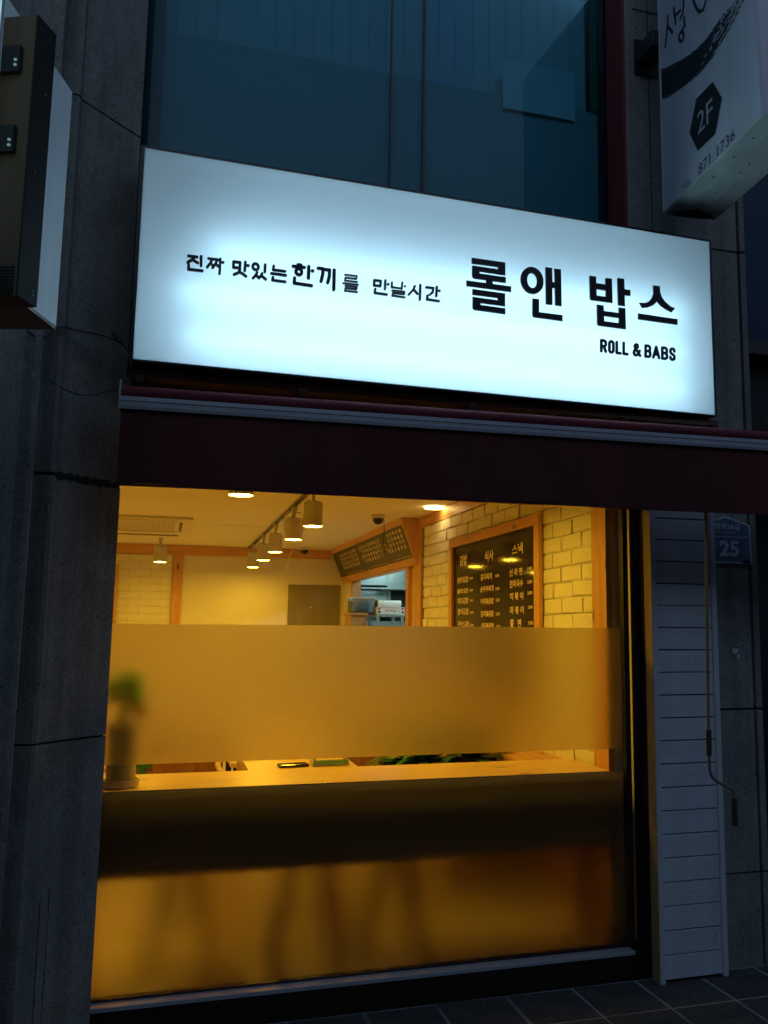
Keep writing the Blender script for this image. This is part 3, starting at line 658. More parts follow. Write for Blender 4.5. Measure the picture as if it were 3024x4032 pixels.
# dome cameras
def dome(label, x, y):
    t = thing('dome_camera', label, 'camera', (x, y, 2.428), 'dome cameras on the ceiling')
    obj('base', lathe(bmesh.new(), (0, 0, -.03), [(.048, 0), (.055, .006), (.055, .029)], 24), M['lamp_white'], t, True)
    obj('dome', lathe(bmesh.new(), (0, 0, -.0305), [(.044, 0), (.040, -.025), (.026, -.042), (.008, -.048)], 24), M['black_gloss'], t, True)
dome('dome camera with a pale base in front of the sloping menu', 1.627, 7.179)
dome('black dome camera near the back wall right of the track', 1.50, 10.45)
dome('dome camera behind the middle track spotlight', 1.05, 9.6)
tag(obj('hanging_wire', tube(bmesh.new(), [(1.675, 7.18, 2.40), (1.68, 7.17, 2.30), (1.675, 7.18, 2.22), (1.69, 7.17, 2.14), (1.665, 7.17, 2.07)], .003, 6), M['cable']), 'thin black wire hanging from the dome camera over the menu', 'wire')
tag(obj('hanging_wire', tube(bmesh.new(), [(1.0, 7.6, 2.16), (.985, 7.6, 2.13), (.965, 7.6, 2.10), (.972, 7.6, 2.06), (.955, 7.6, 2.02), (.95, 7.6, 1.985)], .0035, 6), M['tissue']), 'loose pale wire dangling beside the second track spotlight', 'wire')
# ---------------------------------------------------------------- counter
ctr = thing('window_counter', 'long pine counter along the inside of the shop window', 'counter', (.9, 4.05, .86))
part('top', B(((-.32, 3.856, .818), (.672, 4.272, .860)), bev=.002), M['pine_top'], ctr)
part('top', B(((.6735, 3.856, .818), (1.993, 4.272, .860)), bev=.002), M['pine_top'], ctr)
part('apron', B(((-.30, 3.885, .52), (2.0, 3.91, .816))), M['apron'], ctr)
part('peninsula_top', B(((.39, 4.275, .818), (.895, 5.1, .859)), bev=.002), M['pine_top'], ctr)
part('peninsula_side', B(((.40, 4.30, .062), (.42, 5.08, .817)), ((.865, 4.30, .062), (.885, 5.08, .817))), M['pine_y'], ctr)
for x in (-.27, 1.97): part('leg', B(((x - .03, 4.16, .062), (x + .03, 4.22, .817))), M['pine_z'], ctr)
# stools behind the counter
def stool(label, x, y):
    t = thing('bar_stool', label, 'stool', (x, y, .06), 'bar stools under the counter')
    obj('seat', lathe(bmesh.new(), (0, 0, .56), [(.165, 0), (.17, .01), (.165, .03), (.14, .034)], 24), M['leg_dark'], t, True)
    for sx in (-1, 1):
        for sy in (-1, 1):
            obj('leg', tube(bmesh.new(), [(sx * .025, sy * .03, .56), (sx * .135, sy * .05, 0)], [.030, .026], 8), M['leg_dark'], t, True)
    obj('foot_ring', tube(bmesh.new(), [(.09 * math.cos(a), .05 * math.sin(a), .2) for a in [2 * math.pi * k / 16 for k in range(17)]], .008, 6), M['leg_dark'], t, True)
stool('dark bar stool seen blurred at the left under the counter', .13, 4.26)
stool('dark bar stool seen blurred in the middle under the counter', .64, 4.42) if 0 else None
stool('dark bar stool seen blurred near the middle under the counter', .645, 4.26)
stool('dark bar stool seen blurred right of the middle under the counter', 1.06, 4.26)
# low dark cabinet bottom right
lc = thing('floor_cabinet', 'dark brown low cabinet behind the counter on the right side', 'cabinet', (1.7, 4.9, .06))
part('carcass', B(((1.42, 4.75, .062), (2.005, 5.3, .62)), bev=.004), M['wainscot'], lc)
part('door', B(((1.43, 4.735, .10), (1.71, 4.749, .60)), bev=.003), M['wainscot'], lc); part('door', B(((1.715, 4.735, .10), (1.995, 4.749, .60)), bev=.003), M['wood_dark'], lc)
# ---------------------------------------------------------------- things on the counter
pt = thing('potted_plant', 'potted plant with grey green pot at the left end of the counter behind frosted film', 'potted plant', (-.145, 3.965, .861))
part('saucer', lathe(bmesh.new(), (-.145, 3.965, .861), [(.0, 0), (.066, 0), (.072, .004), (.074, .03), (.068, .03), (.066, .008), (0.001, .008)][1:], 32), M['saucer'], pt, True)
part('pot', lathe(bmesh.new(), (-.145, 3.965, .871), [(.050, 0), (.056, .01), (.062, .21), (.066, .215), (.066, .24), (.058, .24), (.056, .21)], 32), M['pot'], pt, True)
part('soil', lathe(bmesh.new(), (-.145, 3.965, 1.075), [(.0, 0), (.056, 0), (.056, .01), (.0, .01)][1:3], 24), M['soil'], pt)
def leaves(bm, c, n, spread, size, up=.6, seed=1):
    rnd = random.Random(seed)
    for k in range(n):
        d = Vector((rnd.gauss(0, 1), rnd.gauss(0, 1), rnd.gauss(0, 1) * up)); d = d.normalized() * spread * rnd.uniform(.3, 1)
        p = Vector(c) + Vector((d.x, d.y, d.z)); ax = Vector((rnd.gauss(0, 1), rnd.gauss(0, 1), rnd.gauss(0, .7))).normalized()
        s = ax.cross(Vector((rnd.random(), rnd.random(), rnd.random()))).normalized(); L_ = size * rnd.uniform(.6, 1.2); W_ = L_ * .28
        nrm = ax.cross(s) * L_ * .12
        a, b_, c_, d_ = p - ax * L_ * .5, p + s * W_ + nrm, p + ax * L_ * .5, p - s * W_ + nrm
        v = [bm.verts.new(q) for q in (a, b_, c_, d_, p)]
        bm.faces.new((v[0], v[1], v[4])); bm.faces.new((v[1], v[2], v[4])); bm.faces.new((v[2], v[3], v[4])); bm.faces.new((v[3], v[0], v[4]))
    return bm
o = part('foliage', leaves(bmesh.new(), (-.135, 3.985, 1.245), 230, .085, .05, .8, 3), M['leaf'], pt)
part('stem', tube(bmesh.new(), [(-.145, 3.965, 1.08), (-.15, 3.96, 1.15), (-.14, 3.97, 1.22)], [.016, .014, .008], 8), M['soil'], pt, True)
part('red_foliage', leaves(bmesh.new(), (-.085, 4.0, 1.16), 60, .035, .035, .8, 5), M['redleaf'], pt)
ph = thing('mobile_phone', 'black mobile phone lying on the pine counter return', 'phone', (.60, 4.34, .861))
bm = B(((-.068, -.035, 0), (.068, .035, .012)), bev=.004); o = obj('body', bm, M['black_gloss'], ph); ph.rotation_euler = (0, 0, R(8))
ty = thing('paper_tray', 'clear stand with white and green leaflets on the counter', 'leaflet stand', (.77, 4.36, .861))
part('tray', B(((.690, 4.31, .862), (.860, 4.43, .866)), ((.690, 4.31, .866), (.694, 4.43, .885)), ((.856, 4.31, .866), (.860, 4.43, .885))), M['tub'], ty)
part('leaflet', B(((.70, 4.315, .8665), (.85, 4.42, .874))), M['green_paper'], ty)
part('leaflet', B(((.697, 4.312, .9035), (.853, 4.425, .909)), ), M['tissue'], ty)
part('upright', B(((.700, 4.33, .8745), (.704, 4.41, .903)), ((.846, 4.33, .8745), (.850, 4.41, .903))), M['tub'], ty)
# ---------------------------------------------------------------- furniture in the room glimpsed through the clear strip
def table(label, x0, x1, y0, y1, z, mt='pine_top'):
    t = thing('dining_table', label, 'table', ((x0 + x1) / 2, (y0 + y1) / 2, .06), 'dining tables in the shop')
    part('top', B(((x0, y0, z - .03), (x1, y1, z)), bev=.003), M[mt], t)
    for x in (x0 + .04, x1 - .04):
        for y in (y0 + .04, y1 - .04): part('leg', B(((x - .02, y - .02, .062), (x + .02, y + .02, z - .031))), M['black'], t)
sh = thing('side_shelf', 'pine side shelf along the right wall behind the counter', 'shelf', (1.9, 4.8, .84))
part('board', B(((1.745, 4.275, .812), (2.009, 5.45, .842)), bev=.002), M['pine_y'], sh)
part('bracket', B(((1.99, 4.6, .70), (2.009, 4.63, .811)), ((1.99, 5.2, .70), (2.009, 5.23, .811))), M['pine_z'], sh)
table('wood dining table far left deep in the shop', -.75, .0, 6.3, 7.1, .60, 'pine_x')
table('wood dining table in the middle of the shop behind the phone', .45, 1.2, 6.2, 7.0, .62)
def chair(label, x, y, rz, mt='chair_wood'):
    t = thing('dining_chair', label, 'chair', (x, y, .06), 'wooden dining chairs in the shop'); t.rotation_euler = (0, 0, rz)
    obj('seat', B(((-.2, -.2, .38), (.2, .2, .41)), bev=.005), M[mt], t)
    for sx in (-1, 1):
        obj('leg', B(((sx * .18 - .015, -.195, 0), (sx * .18 + .015, -.165, .379))), M[mt], t)
        obj('leg', B(((sx * .18 - .015, .165, 0), (sx * .18 + .015, .195, .72))), M[mt], t)
    obj('back_rail', B(((-.164, .170, .56), (.164, .19, .71)), bev=.003), M[mt], t)
chair('wood chair at the left behind the green framed board', .05, 5.72, 0)
chair('wood chair by the peninsula left of the bentwood arm', .22, 5.15, R(20))
chair('dark wood chair right of the leaflets', 1.12, 5.35, R(-5))
o = obj('bentwood_arm', tube(bmesh.new(), [(.40, 5.15, .70), (.36, 5.15, .705), (.325, 5.18, .72), (.31, 5.25, .745), (.325, 5.34, .765), (.36, 5.42, .77)], .016, 8), M['bent'], None, True); tag(o, 'pale curved bentwood arm rising behind the counter', 'chair arm')
gf = thing('green_framed_board', 'board with a green frame behind the plant pot', 'board', (-.02, 5.4, .5))
part('panel', B(((-.20, 5.42, .40), (.10, 5.432, .735))), M['cardboard'], gf)
part('frame', B(((-.22, 5.405, .725), (.11, 5.42, .745)), ((.095, 5.405, .40), (.11, 5.42, .7245)), ((-.10, 5.405, .69), (-.07, 5.42, .7245))), M['green_tape'], gf)
bb = thing('dark_planter', 'long black planter behind the counter filled with leafy plants', 'planter', (1.7, 4.9, .6))
part('trough', B(((1.10, 4.62, .621), (1.72, 4.73, .828)), bev=.004), M['black'], bb)
part('stand', B(((1.12, 4.63, .062), (1.15, 4.70, .62)), ((1.36, 4.63, .062), (1.40, 4.70, .62))), M['black'], bb)
def blades(bm, c, n, L_, seed):
    rnd = random.Random(seed)
    for k in range(n):
        a = rnd.uniform(0, 2 * math.pi); el = rnd.uniform(.15, 2.2); d = Vector((math.cos(a), math.sin(a) * .5, el)).normalized(); side = Vector((-d.y, d.x, 0)).normalized()
        ll = L_ * rnd.uniform(.6, 1.1); w0 = ll * .09; pts = []
        for i in range(5):
            t = i / 4; q = Vector(c) + d * ll * t + Vector((0, 0, -ll * .55 * t * t)); ww = w0 * math.sin(math.pi * (.12 + .86 * t)) 
            pts.append((bm.verts.new(q - side * ww), bm.verts.new(q + side * ww + Vector((0, 0, .004)))))
        for i in range(4): bm.faces.new((pts[i][0], pts[i][1], pts[i + 1][1], pts[i + 1][0]))
    return bm
for lx, sd_, lab in ((1.33, 21, 'leafy green plant at the left end of the black planter'), (1.60, 22, 'dark leafy plant at the right end of the black planter')):
    o = obj('leafy_plant', blades(bmesh.new(), (lx, 4.68, .80), 90, .36, sd_), M['leaf' if lx < 1.5 else 'leaf_dark']); tag(o, lab, 'plant')
# ================================================================ SHOP FRONT
BK = json.loads('''{"main_polys":[[[1.3147,3.0447],[1.4657,3.0446],[1.4656,2.9884],[1.3489,2.9887],[1.3489,2.9798],[1.4679,2.9798],[1.4679,2.9551],[1.3264,2.9546],[1.3189,2.9587],[1.3166,2.968],[1.3164,3.0101],[1.4333,3.0101],[1.4333,3.0206],[1.3148,3.0195]],[[1.3792,2.961],[1.4081,2.9612],[1.4082,2.9367],[1.3793,2.9366]],[[1.2912,2.9417],[1.4926,2.942],[1.4925,2.9181],[1.2914,2.9175]],[[1.3183,2.9078],[1.4648,2.9078],[1.4647,2.8515],[1.3531,2.8521],[1.3531,2.8433],[1.4655,2.8419],[1.4655,2.8168],[1.3292,2.8184],[1.3217,2.8211],[1.3194,2.8296],[1.3192,2.8742],[1.4319,2.8732],[1.4319,2.8835],[1.3184,2.8836]],[[1.653,3.0506],[1.6834,3.0511],[1.6844,2.9872],[1.6964,2.9873],[1.6954,3.0497],[1.7259,3.0501],[1.7274,2.8851],[1.6979,2.8852],[1.6962,2.963],[1.6842,2.9629],[1.6835,2.8856],[1.6542,2.885]],[[1.5913,2.9018],[1.6211,2.9018],[1.6208,2.8448],[1.731,2.8447],[1.7308,2.8183],[1.6002,2.8198],[1.5932,2.8227],[1.5909,2.8306]],[[2.0025,3.0495],[2.0354,3.0493],[2.0361,3.0017],[2.0657,3.0017],[2.0651,2.9758],[2.0364,2.9752],[2.037,2.9239],[2.0034,2.9243]],[[2.1831,3.0393],[2.2161,3.0397],[2.2179,3.0082],[2.2244,2.9916],[2.2369,2.9751],[2.2514,2.9634],[2.2694,2.9515],[2.2929,2.9457],[2.2748,2.9252],[2.2445,2.9357],[2.2188,2.9491],[2.2003,2.968],[2.1931,2.9576],[2.1798,2.9457],[2.1537,2.933],[2.1236,2.9269],[2.1104,2.9488],[2.1413,2.9511],[2.1605,2.9629],[2.1756,2.9806],[2.1839,3.0038]],[[2.1033,2.8987],[2.3037,2.8955],[2.3029,2.8701],[2.1026,2.8713]]],"main_holes":[[[[1.8642,3.0408],[1.8955,3.0412],[1.8959,3.011],[1.9423,3.0111],[1.9429,3.0414],[1.9738,3.0417],[1.975,2.9308],[1.8773,2.9308],[1.8683,2.9327],[1.8651,2.9407]],[[1.8963,2.9848],[1.9435,2.9848],[1.943,2.9546],[1.8975,2.9549]]],[[[1.8984,2.9135],[1.9307,2.9137],[1.931,2.8883],[2.006,2.8883],[2.0057,2.9138],[2.0384,2.914],[2.0389,2.8181],[1.9092,2.819],[1.9019,2.8212],[1.8987,2.8292]],[[1.9315,2.8661],[2.0064,2.8659],[2.0059,2.8412],[1.9319,2.8423]]],[[[1.643,2.9825],[1.6416,2.969],[1.6375,2.9562],[1.631,2.9447],[1.6224,2.9351],[1.6122,2.9278],[1.6009,2.9233],[1.589,2.9217],[1.5772,2.9232],[1.5659,2.9276],[1.5559,2.9346],[1.5475,2.9441],[1.5413,2.9554],[1.5374,2.9681],[1.5361,2.9814],[1.5375,2.9948],[1.5414,3.0076],[1.5478,3.0191],[1.5563,3.0288],[1.5664,3.0362],[1.5777,3.0408],[1.5896,3.0425],[1.6016,3.0412],[1.6129,3.0368],[1.623,3.0298],[1.6315,3.0203],[1.6379,3.0088],[1.6417,2.996]],[[1.6129,2.9822],[1.6123,2.9747],[1.6105,2.9675],[1.6077,2.961],[1.6039,2.9556],[1.5994,2.9515],[1.5944,2.949],[1.5891,2.9481],[1.5839,2.9489],[1.579,2.9513],[1.5745,2.9553],[1.5708,2.9607],[1.5681,2.9671],[1.5663,2.9742],[1.5658,2.9817],[1.5664,2.9893],[1.5682,2.9965],[1.571,3.003],[1.5748,3.0084],[1.5792,3.0125],[1.5842,3.0151],[1.5895,3.016],[1.5948,3.0152],[1.5997,3.0128],[1.6042,3.0088],[1.6079,3.0034],[1.6107,2.997],[1.6124,2.9898]]]],"latin":[[[[1.9189,2.7553],[1.918,2.7066]],[[1.9189,2.7553],[1.9344,2.7553],[1.941,2.7495],[1.9408,2.7358],[1.934,2.7299],[1.9184,2.7299]],[[1.9306,2.7299],[1.9402,2.7065]]],[[[1.9644,2.7554],[1.9724,2.7554],[1.9782,2.748],[1.9776,2.7137],[1.9714,2.7064],[1.9635,2.7065],[1.9577,2.7138],[1.9583,2.748],[1.9644,2.7554]]],[[[1.995,2.7554],[1.994,2.7064],[2.0123,2.7063]]],[[[2.0292,2.7554],[2.0282,2.7063],[2.0466,2.7062]]],[[[2.1097,2.7061],[2.084,2.7432],[2.0858,2.7526],[2.0928,2.7555],[2.0989,2.7526],[2.0997,2.7447],[2.0932,2.7358],[2.0821,2.7269],[2.0787,2.716],[2.0832,2.7076],[2.0925,2.7061],[2.1021,2.7135],[2.1078,2.7283]]],[[[2.139,2.7556],[2.1377,2.706]],[[2.139,2.7556],[2.1551,2.7556],[2.1607,2.7497],[2.1604,2.7377],[2.1545,2.7318],[2.1384,2.7318]],[[2.1545,2.7318],[2.1612,2.7258],[2.1609,2.7119],[2.1538,2.706],[2.1377,2.706]]],[[[2.1769,2.7059],[2.1928,2.7557],[2.2061,2.7058]],[[2.1826,2.7208],[2.2012,2.7208]]],[[[2.2238,2.7557],[2.2224,2.7058]],[[2.2238,2.7557],[2.2408,2.7557],[2.2467,2.7497],[2.2463,2.7377],[2.2401,2.7317],[2.2232,2.7317]],[[2.2401,2.7317],[2.2472,2.7257],[2.2468,2.7117],[2.2393,2.7058],[2.2224,2.7058]]],[[[2.2859,2.7448],[2.2841,2.7533],[2.2779,2.7558],[2.2717,2.7558],[2.2663,2.7508],[2.265,2.7417],[2.2679,2.7347],[2.2823,2.7267],[2.2852,2.7197],[2.2838,2.7097],[2.2785,2.7057],[2.2702,2.7057],[2.2657,2.7092],[2.2642,2.7167]]]],"tag":[[0.0055,[[[0.1767,2.8879],[0.2082,2.8881]],[[0.1988,2.8867],[0.1913,2.8754],[0.1752,2.8622]],[[0.1913,2.8754],[0.2119,2.8653]],[[0.2228,2.8924],[0.2238,2.856]],[[0.1789,2.8533],[0.1791,2.8352],[0.2293,2.8364]]]],[0.005,[[[0.2501,2.8883],[0.2868,2.8884]],[[0.2638,2.8858],[0.2576,2.8703],[0.2468,2.8534]],[[0.2576,2.8717],[0.2689,2.8616]],[[0.2821,2.8862],[0.2773,2.8716],[0.2665,2.854]],[[0.2766,2.8715],[0.2893,2.8616]],[[0.2935,2.893],[0.2931,2.8342]],[[0.3022,2.8803],[0.3049,2.8807]]]],[0.0055,[[[0.3431,2.889],[0.3679,2.8889],[0.3674,2.8666],[0.3433,2.8662],[0.3431,2.889]],[[0.3872,2.8938],[0.3864,2.8589]],[[0.3967,2.8811],[0.3995,2.8808]],[[0.3683,2.8608],[0.3627,2.8468],[0.3471,2.838]],[[0.3652,2.8515],[0.3779,2.8459],[0.3921,2.8368]]]],[0.0055,[[[0.438,2.8803],[0.4367,2.874],[0.4328,2.8694],[0.4272,2.8677],[0.4216,2.8693],[0.4173,2.8738],[0.4156,2.88],[0.4169,2.8862],[0.4208,2.8908],[0.4263,2.8926],[0.432,2.891],[0.4362,2.8865],[0.438,2.8803]],[[0.4628,2.8934],[0.4624,2.8643]],[[0.4332,2.8572],[0.428,2.8454],[0.4187,2.8337]],[[0.4294,2.8471],[0.4409,2.8382]],[[0.4522,2.8561],[0.449,2.8468],[0.4409,2.8368]],[[0.4489,2.8483],[0.467,2.8351]]]],[0.0055,[[[0.4954,2.8928],[0.4945,2.8769],[0.54,2.8772]],[[0.4879,2.8618],[0.5434,2.8612]],[[0.4941,2.847],[0.4931,2.8349],[0.5421,2.8348]]]],[0.0066,[[[0.5892,2.9112],[0.6007,2.9114]],[[0.5707,2.9026],[0.6147,2.9035]],[[0.6052,2.8833],[0.6038,2.877],[0.5998,2.8723],[0.594,2.8706],[0.5882,2.8722],[0.5839,2.8767],[0.5821,2.883],[0.5835,2.8894],[0.5876,2.894],[0.5933,2.8958],[0.5991,2.8942],[0.6035,2.8896],[0.6052,2.8833]],[[0.632,2.9097],[0.6319,2.8628]],[[0.6462,2.8943],[0.6484,2.8938]],[[0.5779,2.8554],[0.5772,2.8343],[0.6451,2.8328]]]],[0.0068,[[[0.6692,2.9081],[0.6883,2.9085],[0.6881,2.8871],[0.6824,2.856]],[[0.6957,2.9065],[0.7148,2.9068],[0.7147,2.8816],[0.7088,2.8542]],[[0.7332,2.9094],[0.7338,2.8287]]]],[0.0036,[[[0.7773,2.8963],[0.8252,2.8968],[0.824,2.8851],[0.7791,2.8843],[0.7779,2.8719],[0.8273,2.8724]],[[0.7708,2.8602],[0.8313,2.8614]],[[0.7799,2.8508],[0.8263,2.8508],[0.825,2.8414],[0.7802,2.8409],[0.7782,2.8299],[0.8282,2.8304]]]],[0.005,[[[0.8972,2.8896],[0.9239,2.8901],[0.9228,2.8682],[0.8969,2.8679],[0.8972,2.8896]],[[0.943,2.895],[0.9421,2.8584]],[[0.954,2.8809],[0.9563,2.8805]],[[0.9017,2.8531],[0.9005,2.8367],[0.9502,2.8362]]]],[0.004,[[[0.9707,2.8902],[0.9703,2.8699],[1.0058,2.8699]],[[1.014,2.896],[1.0121,2.8676]],[[1.0243,2.8817],[1.0266,2.8813]],[[0.9728,2.8562],[1.0231,2.8574],[1.0225,2.8472],[0.9753,2.8465],[0.974,2.8347],[1.025,2.8342]]]],[0.005,[[[1.0671,2.8874],[1.0619,2.8718],[1.0427,2.849]],[[1.0626,2.8727],[1.0793,2.8561]],[[1.0906,2.8953],[1.0898,2.8332]]]],[0.005,[[[1.1167,2.8893],[1.1468,2.8893],[1.1438,2.8708],[1.1328,2.8599]],[[1.1618,2.8969],[1.1598,2.8571]],[[1.1715,2.8815],[1.1739,2.8811]],[[1.1218,2.8546],[1.1204,2.8379],[1.1719,2.8366]]]]],"sw_top":[[0.0169,4.183],[0.1414,4.1281],[0.2593,4.0846],[0.3714,4.0553],[0.4635,4.0453],[0.5379,4.0493],[0.5957,4.0554],[0.6511,4.0503],[0.7052,4.0489],[0.771,4.0527]],"sw_bot":[[0.0176,4.0263],[0.1332,3.9857],[0.2677,3.9484],[0.3794,3.9309],[0.4858,3.9258],[0.574,3.9414],[0.6452,3.9619],[0.7139,3.9816],[0.767,3.9955],[0.8193,4.0161]],"hex":[[0.4936,3.8176],[0.5637,3.6997],[0.4998,3.5752],[0.3468,3.584],[0.2761,3.7066],[0.3463,3.8291]],"callig":[[[0.0996,4.4042],[0.0934,4.3594],[0.0802,4.3195],[0.0646,4.2721]],[[0.0899,4.3619],[0.1419,4.2916]],[[0.1609,4.4042],[0.1689,4.3588],[0.1767,4.3111]],[[0.1756,4.3539],[0.2238,4.3435]],[[0.2568,4.3817],[0.2581,4.3462],[0.2442,4.3132],[0.2214,4.3036]],[[0.2579,4.2861],[0.2619,4.2404],[0.2345,4.2356],[0.2087,4.2346],[0.2025,4.2172],[0.2182,4.1909],[0.2417,4.1843],[0.2527,4.1997],[0.2345,4.2356]],[[0.3468,4.3065],[0.3751,4.2437],[0.3999,4.2091],[0.4349,4.196],[0.4596,4.223]]]}''')
win = thing('shop_window', 'large lit shop window with two frosted bands and a slim dark frame', 'window', (.9, 3.8, .1))
part('glass_pane', B(((-.30, 3.800, .118), (2.034, 3.804, 2.10))), M['glass'], win)
part('frosted_film', B(((-.295, 3.806, .967), (2.030, 3.810, 1.512))), M['film'], win)
part('frosted_film', B(((-.295, 3.806, .119), (2.030, 3.810, .862))), M['film'], win)
part('sill_strip', B(((-.32, 3.735, .094), (2.036, 3.80, .110)), bev=.002), M['alu'], win)
part('bottom_rail', B(((-.32, 3.79, .1105), (2.036, 3.83, .1175))), M['black'], win)
part('kick_plate', B(((-.32, 3.742, -.03), (2.10, 3.84, .0935))), M['frame_dark'], win)
part('head_frame', B(((-.32, 3.79, 2.075), (2.10, 3.835, 2.16))), M['brass'], win)
part('jamb', B(((2.031, 3.775, .1105), (2.057, 3.813, 2.074)), bev=.002), M['black'], win)
part('jamb', B(((-.30, 3.77, .1105), (-.225, 3.83, 2.074)), bev=.002), M['frame_dark'], win)
part('slot_pane', B(((2.0575, 3.80, .13), (2.0815, 3.803, 2.074))), M['glass'], win)
part('lintel', B(((-.5, 3.78, 2.16), (2.112, 4.0, 3.28))), M['mortar'], win)
sl = thing('door_post', 'pine post glowing through the narrow slot right of the window', 'post', (2.09, 3.9, .1))
part('post', B(((2.082, 3.803, .13), (2.098, 3.90, 2.16))), M['trim_white'], sl)
dp = thing('door_frame', 'black door frame between the shop window and the white siding', 'door frame', (2.1, 3.75, 0))
part('stile', B(((2.083, 3.76, .0), (2.0995, 3.802, 2.2)), bev=.001), M['black'], dp)
part('stile', B(((2.0997, 3.713, .0), (2.1118, 3.80, 2.2)), bev=.001), M['frame_dark'], dp)
part('threshold', B(((2.04, 3.735, .0), (2.074, 3.741, .12))), M['black'], dp)
# white siding panel
wsd = thing('siding_panel', 'white painted horizontal board siding with corner trims right of the window', 'siding', (2.27, 3.66, 0))
zz = 0.02; k = 0; random.seed(4)
boards = [.0, .105]
z = .012
while z < 2.62:
    h = .1005
    jit = random.uniform(-.0012, .0012)
    bm = B(((2.128, 3.648 + jit, z), (2.414, 3.665, z + h - .0045 - random.uniform(0, .002))), bev=.0015)
    part('board', bm, M['siding'], wsd); z += h
part('backing', B(((2.108, 3.666, 0), (2.432, 3.712, 2.62))), M['black'], wsd)
part('corner_trim', B(((2.103, 3.640, -.004), (2.1275, 3.668, 2.62))),M['trim_white'], wsd)
part('corner_return', B(((2.100, 3.641, -.004), (2.1028, 3.705, 2.62))), M['cream'], wsd)  # cream paint carries the warm light spilling out from indoors
part('corner_trim', B(((2.4145, 3.638, .0), (2.440, 3.711, 2.62)), bev=.003), M['trim_white'], wsd)
bm = bmesh.new(); random.seed(12)
for i in range(26):
    x = random.choice((2.15, 2.20, 2.28, 2.35, 2.39)) + random.uniform(-.01, .01); zc_ = .012 + .1005 * random.randint(1, 19) + random.choice((.05, .055, .06))
    lathe(bm, (x, 3.6468, zc_), [(.0001, -.0008), (.0020, -.0008), (.0020, .003)], 8, 'y')
part('nail', bm, M['ink'], wsd)
# number plate
npl = thing('number_plate', 'worn blue house number plate with 25 on the concrete wall, partly behind the siding', 'number plate', (2.585, 3.71, 1.93))
out = [(2.415, 1.824), (2.689, 1.824), (2.682, 2.012), (2.547, 2.051), (2.412, 2.012)]
inn = [(2.423, 1.834), (2.681, 1.834), (2.674, 2.006), (2.547, 2.043), (2.420, 2.006)]
part('rim', prism(bmesh.new(), [(x, 3.706, z) for x, z in out], (0, .012, 0)), M['plate_white'], npl)
part('face', prism(bmesh.new(), [(x, 3.7045, z) for x, z in inn], (0, .0014, 0)), M['plate_blue'], npl)
part('dividing_line', B(((2.42, 3.7037, 1.950), (2.676, 3.7044, 1.9535))), M['plate_white'], npl)
bm = bmesh.new(); text_geo(bm, '25', (2.508, 3.7035, 1.857), (1, 0, 0), (0, 0, 1), .108, .076, .03); part('number', bm, M['plate_white'], npl)
bm = bmesh.new(); text_geo(bm, '호암로26길', (2.448, 3.7035, 1.985), (1, 0, 0), (0, 0, 1), .176, .031, .02); part('street_name', bm, M['plate_white'], npl)
bm = bmesh.new(); text_geo(bm, 'Hoam-ro 26-gil', (2.47, 3.7035, 1.965), (1, 0, 0), (0, 0, 1), .13, .011, .01); part('street_name', bm, M['plate_white'], npl)
part('sticker', B(((2.636, 3.7025, 1.828), (2.678, 3.7036, 1.840))), M['ink'], npl)
# ---------------------------------------------------------------- main light box sign
SL = Vector((-.161, 3.38, 0)); SU = Vector((.99970794, .02416699, 0)); SN = Vector((.02416699, -.99970794, 0)); ZU = Vector((0, 0, 1))
def sp3(u, n, z): return SL + SU * u + SN * n + ZU * z
def sbox(bm, u0, u1, n0, n1, z0, z1):
    vs = [bm.verts.new(sp3(u, n, z)) for u in (u0, u1) for n in (n0, n1) for z in (z0, z1)]
    for f in ((0, 1, 3, 2), (4, 6, 7, 5), (0, 4, 5, 1), (2, 3, 7, 6), (0, 2, 6, 4), (1, 5, 7, 3)): bm.faces.new([vs[i] for i in f])
    return bm
sg = thing('shop_sign', 'long glowing white light box sign with black Korean lettering over the awning', 'sign', (-.161, 3.38, 2.47))
SW, Z0, Z1, DP = 2.490, 2.4695, 3.294, .19
bm = bmesh.new()
NU, NZ = 40, 14       # the acrylic sheet is slightly wavy
gr = [[bm.verts.new(sp3(SW * i / NU, -.0015 * math.sin(i * .5) * math.sin(math.pi * j / NZ), Z0 + (Z1 - Z0) * j / NZ)) for j in range(NZ + 1)] for i in range(NU + 1)]
for i in range(NU):
    for j in range(NZ): bm.faces.new((gr[i][j], gr[i + 1][j], gr[i + 1][j + 1], gr[i][j + 1]))
part('face_panel', bm, M['acrylic'], sg)
bm = bmesh.new(); e = .012
sbox(bm, -.014, -.0005, -DP, .004, Z0 - .006, Z1 + .006); sbox(bm, SW + .0005, SW + .008, -DP, .004, Z0 - .006, Z1 + .006)
sbox(bm, -.0004, SW + .0004, -DP, .004, Z1 + .0005, Z1 + .008); sbox(bm, -.0004, SW + .0004, -DP, .004, Z0 - .008, Z0 - .0005)
part('casing', bm, M['sign_side'], sg)
bm = bmesh.new(); sbox(bm, 0, SW, -DP, -DP + .01, Z0, Z1); part('back_sheet', bm, M['sign_in'], sg)
bm = bmesh.new(); sbox(bm, 0, .002, -DP + .011, -.004, Z0, Z1); sbox(bm, SW - .002, SW, -DP + .011, -.004, Z0, Z1); sbox(bm, .003, SW - .003, -DP + .011, -.004, Z0, Z0 + .002); sbox(bm, .003, SW - .003, -DP + .011, -.004, Z1 - .002, Z1); part('liner', bm, M['sign_in'], sg)
for (zt, u0, u1) in ((2.575, .17, 2.36), (2.75, .14, 2.36), (2.93, .25, 2.36)):
    a, b = sp3(u0, -.085, zt), sp3(u1, -.085, zt)
    part('fluorescent_tube', tube(bmesh.new(), [a, (a + b) / 2, b], .013, 8), M['tube'], sg)
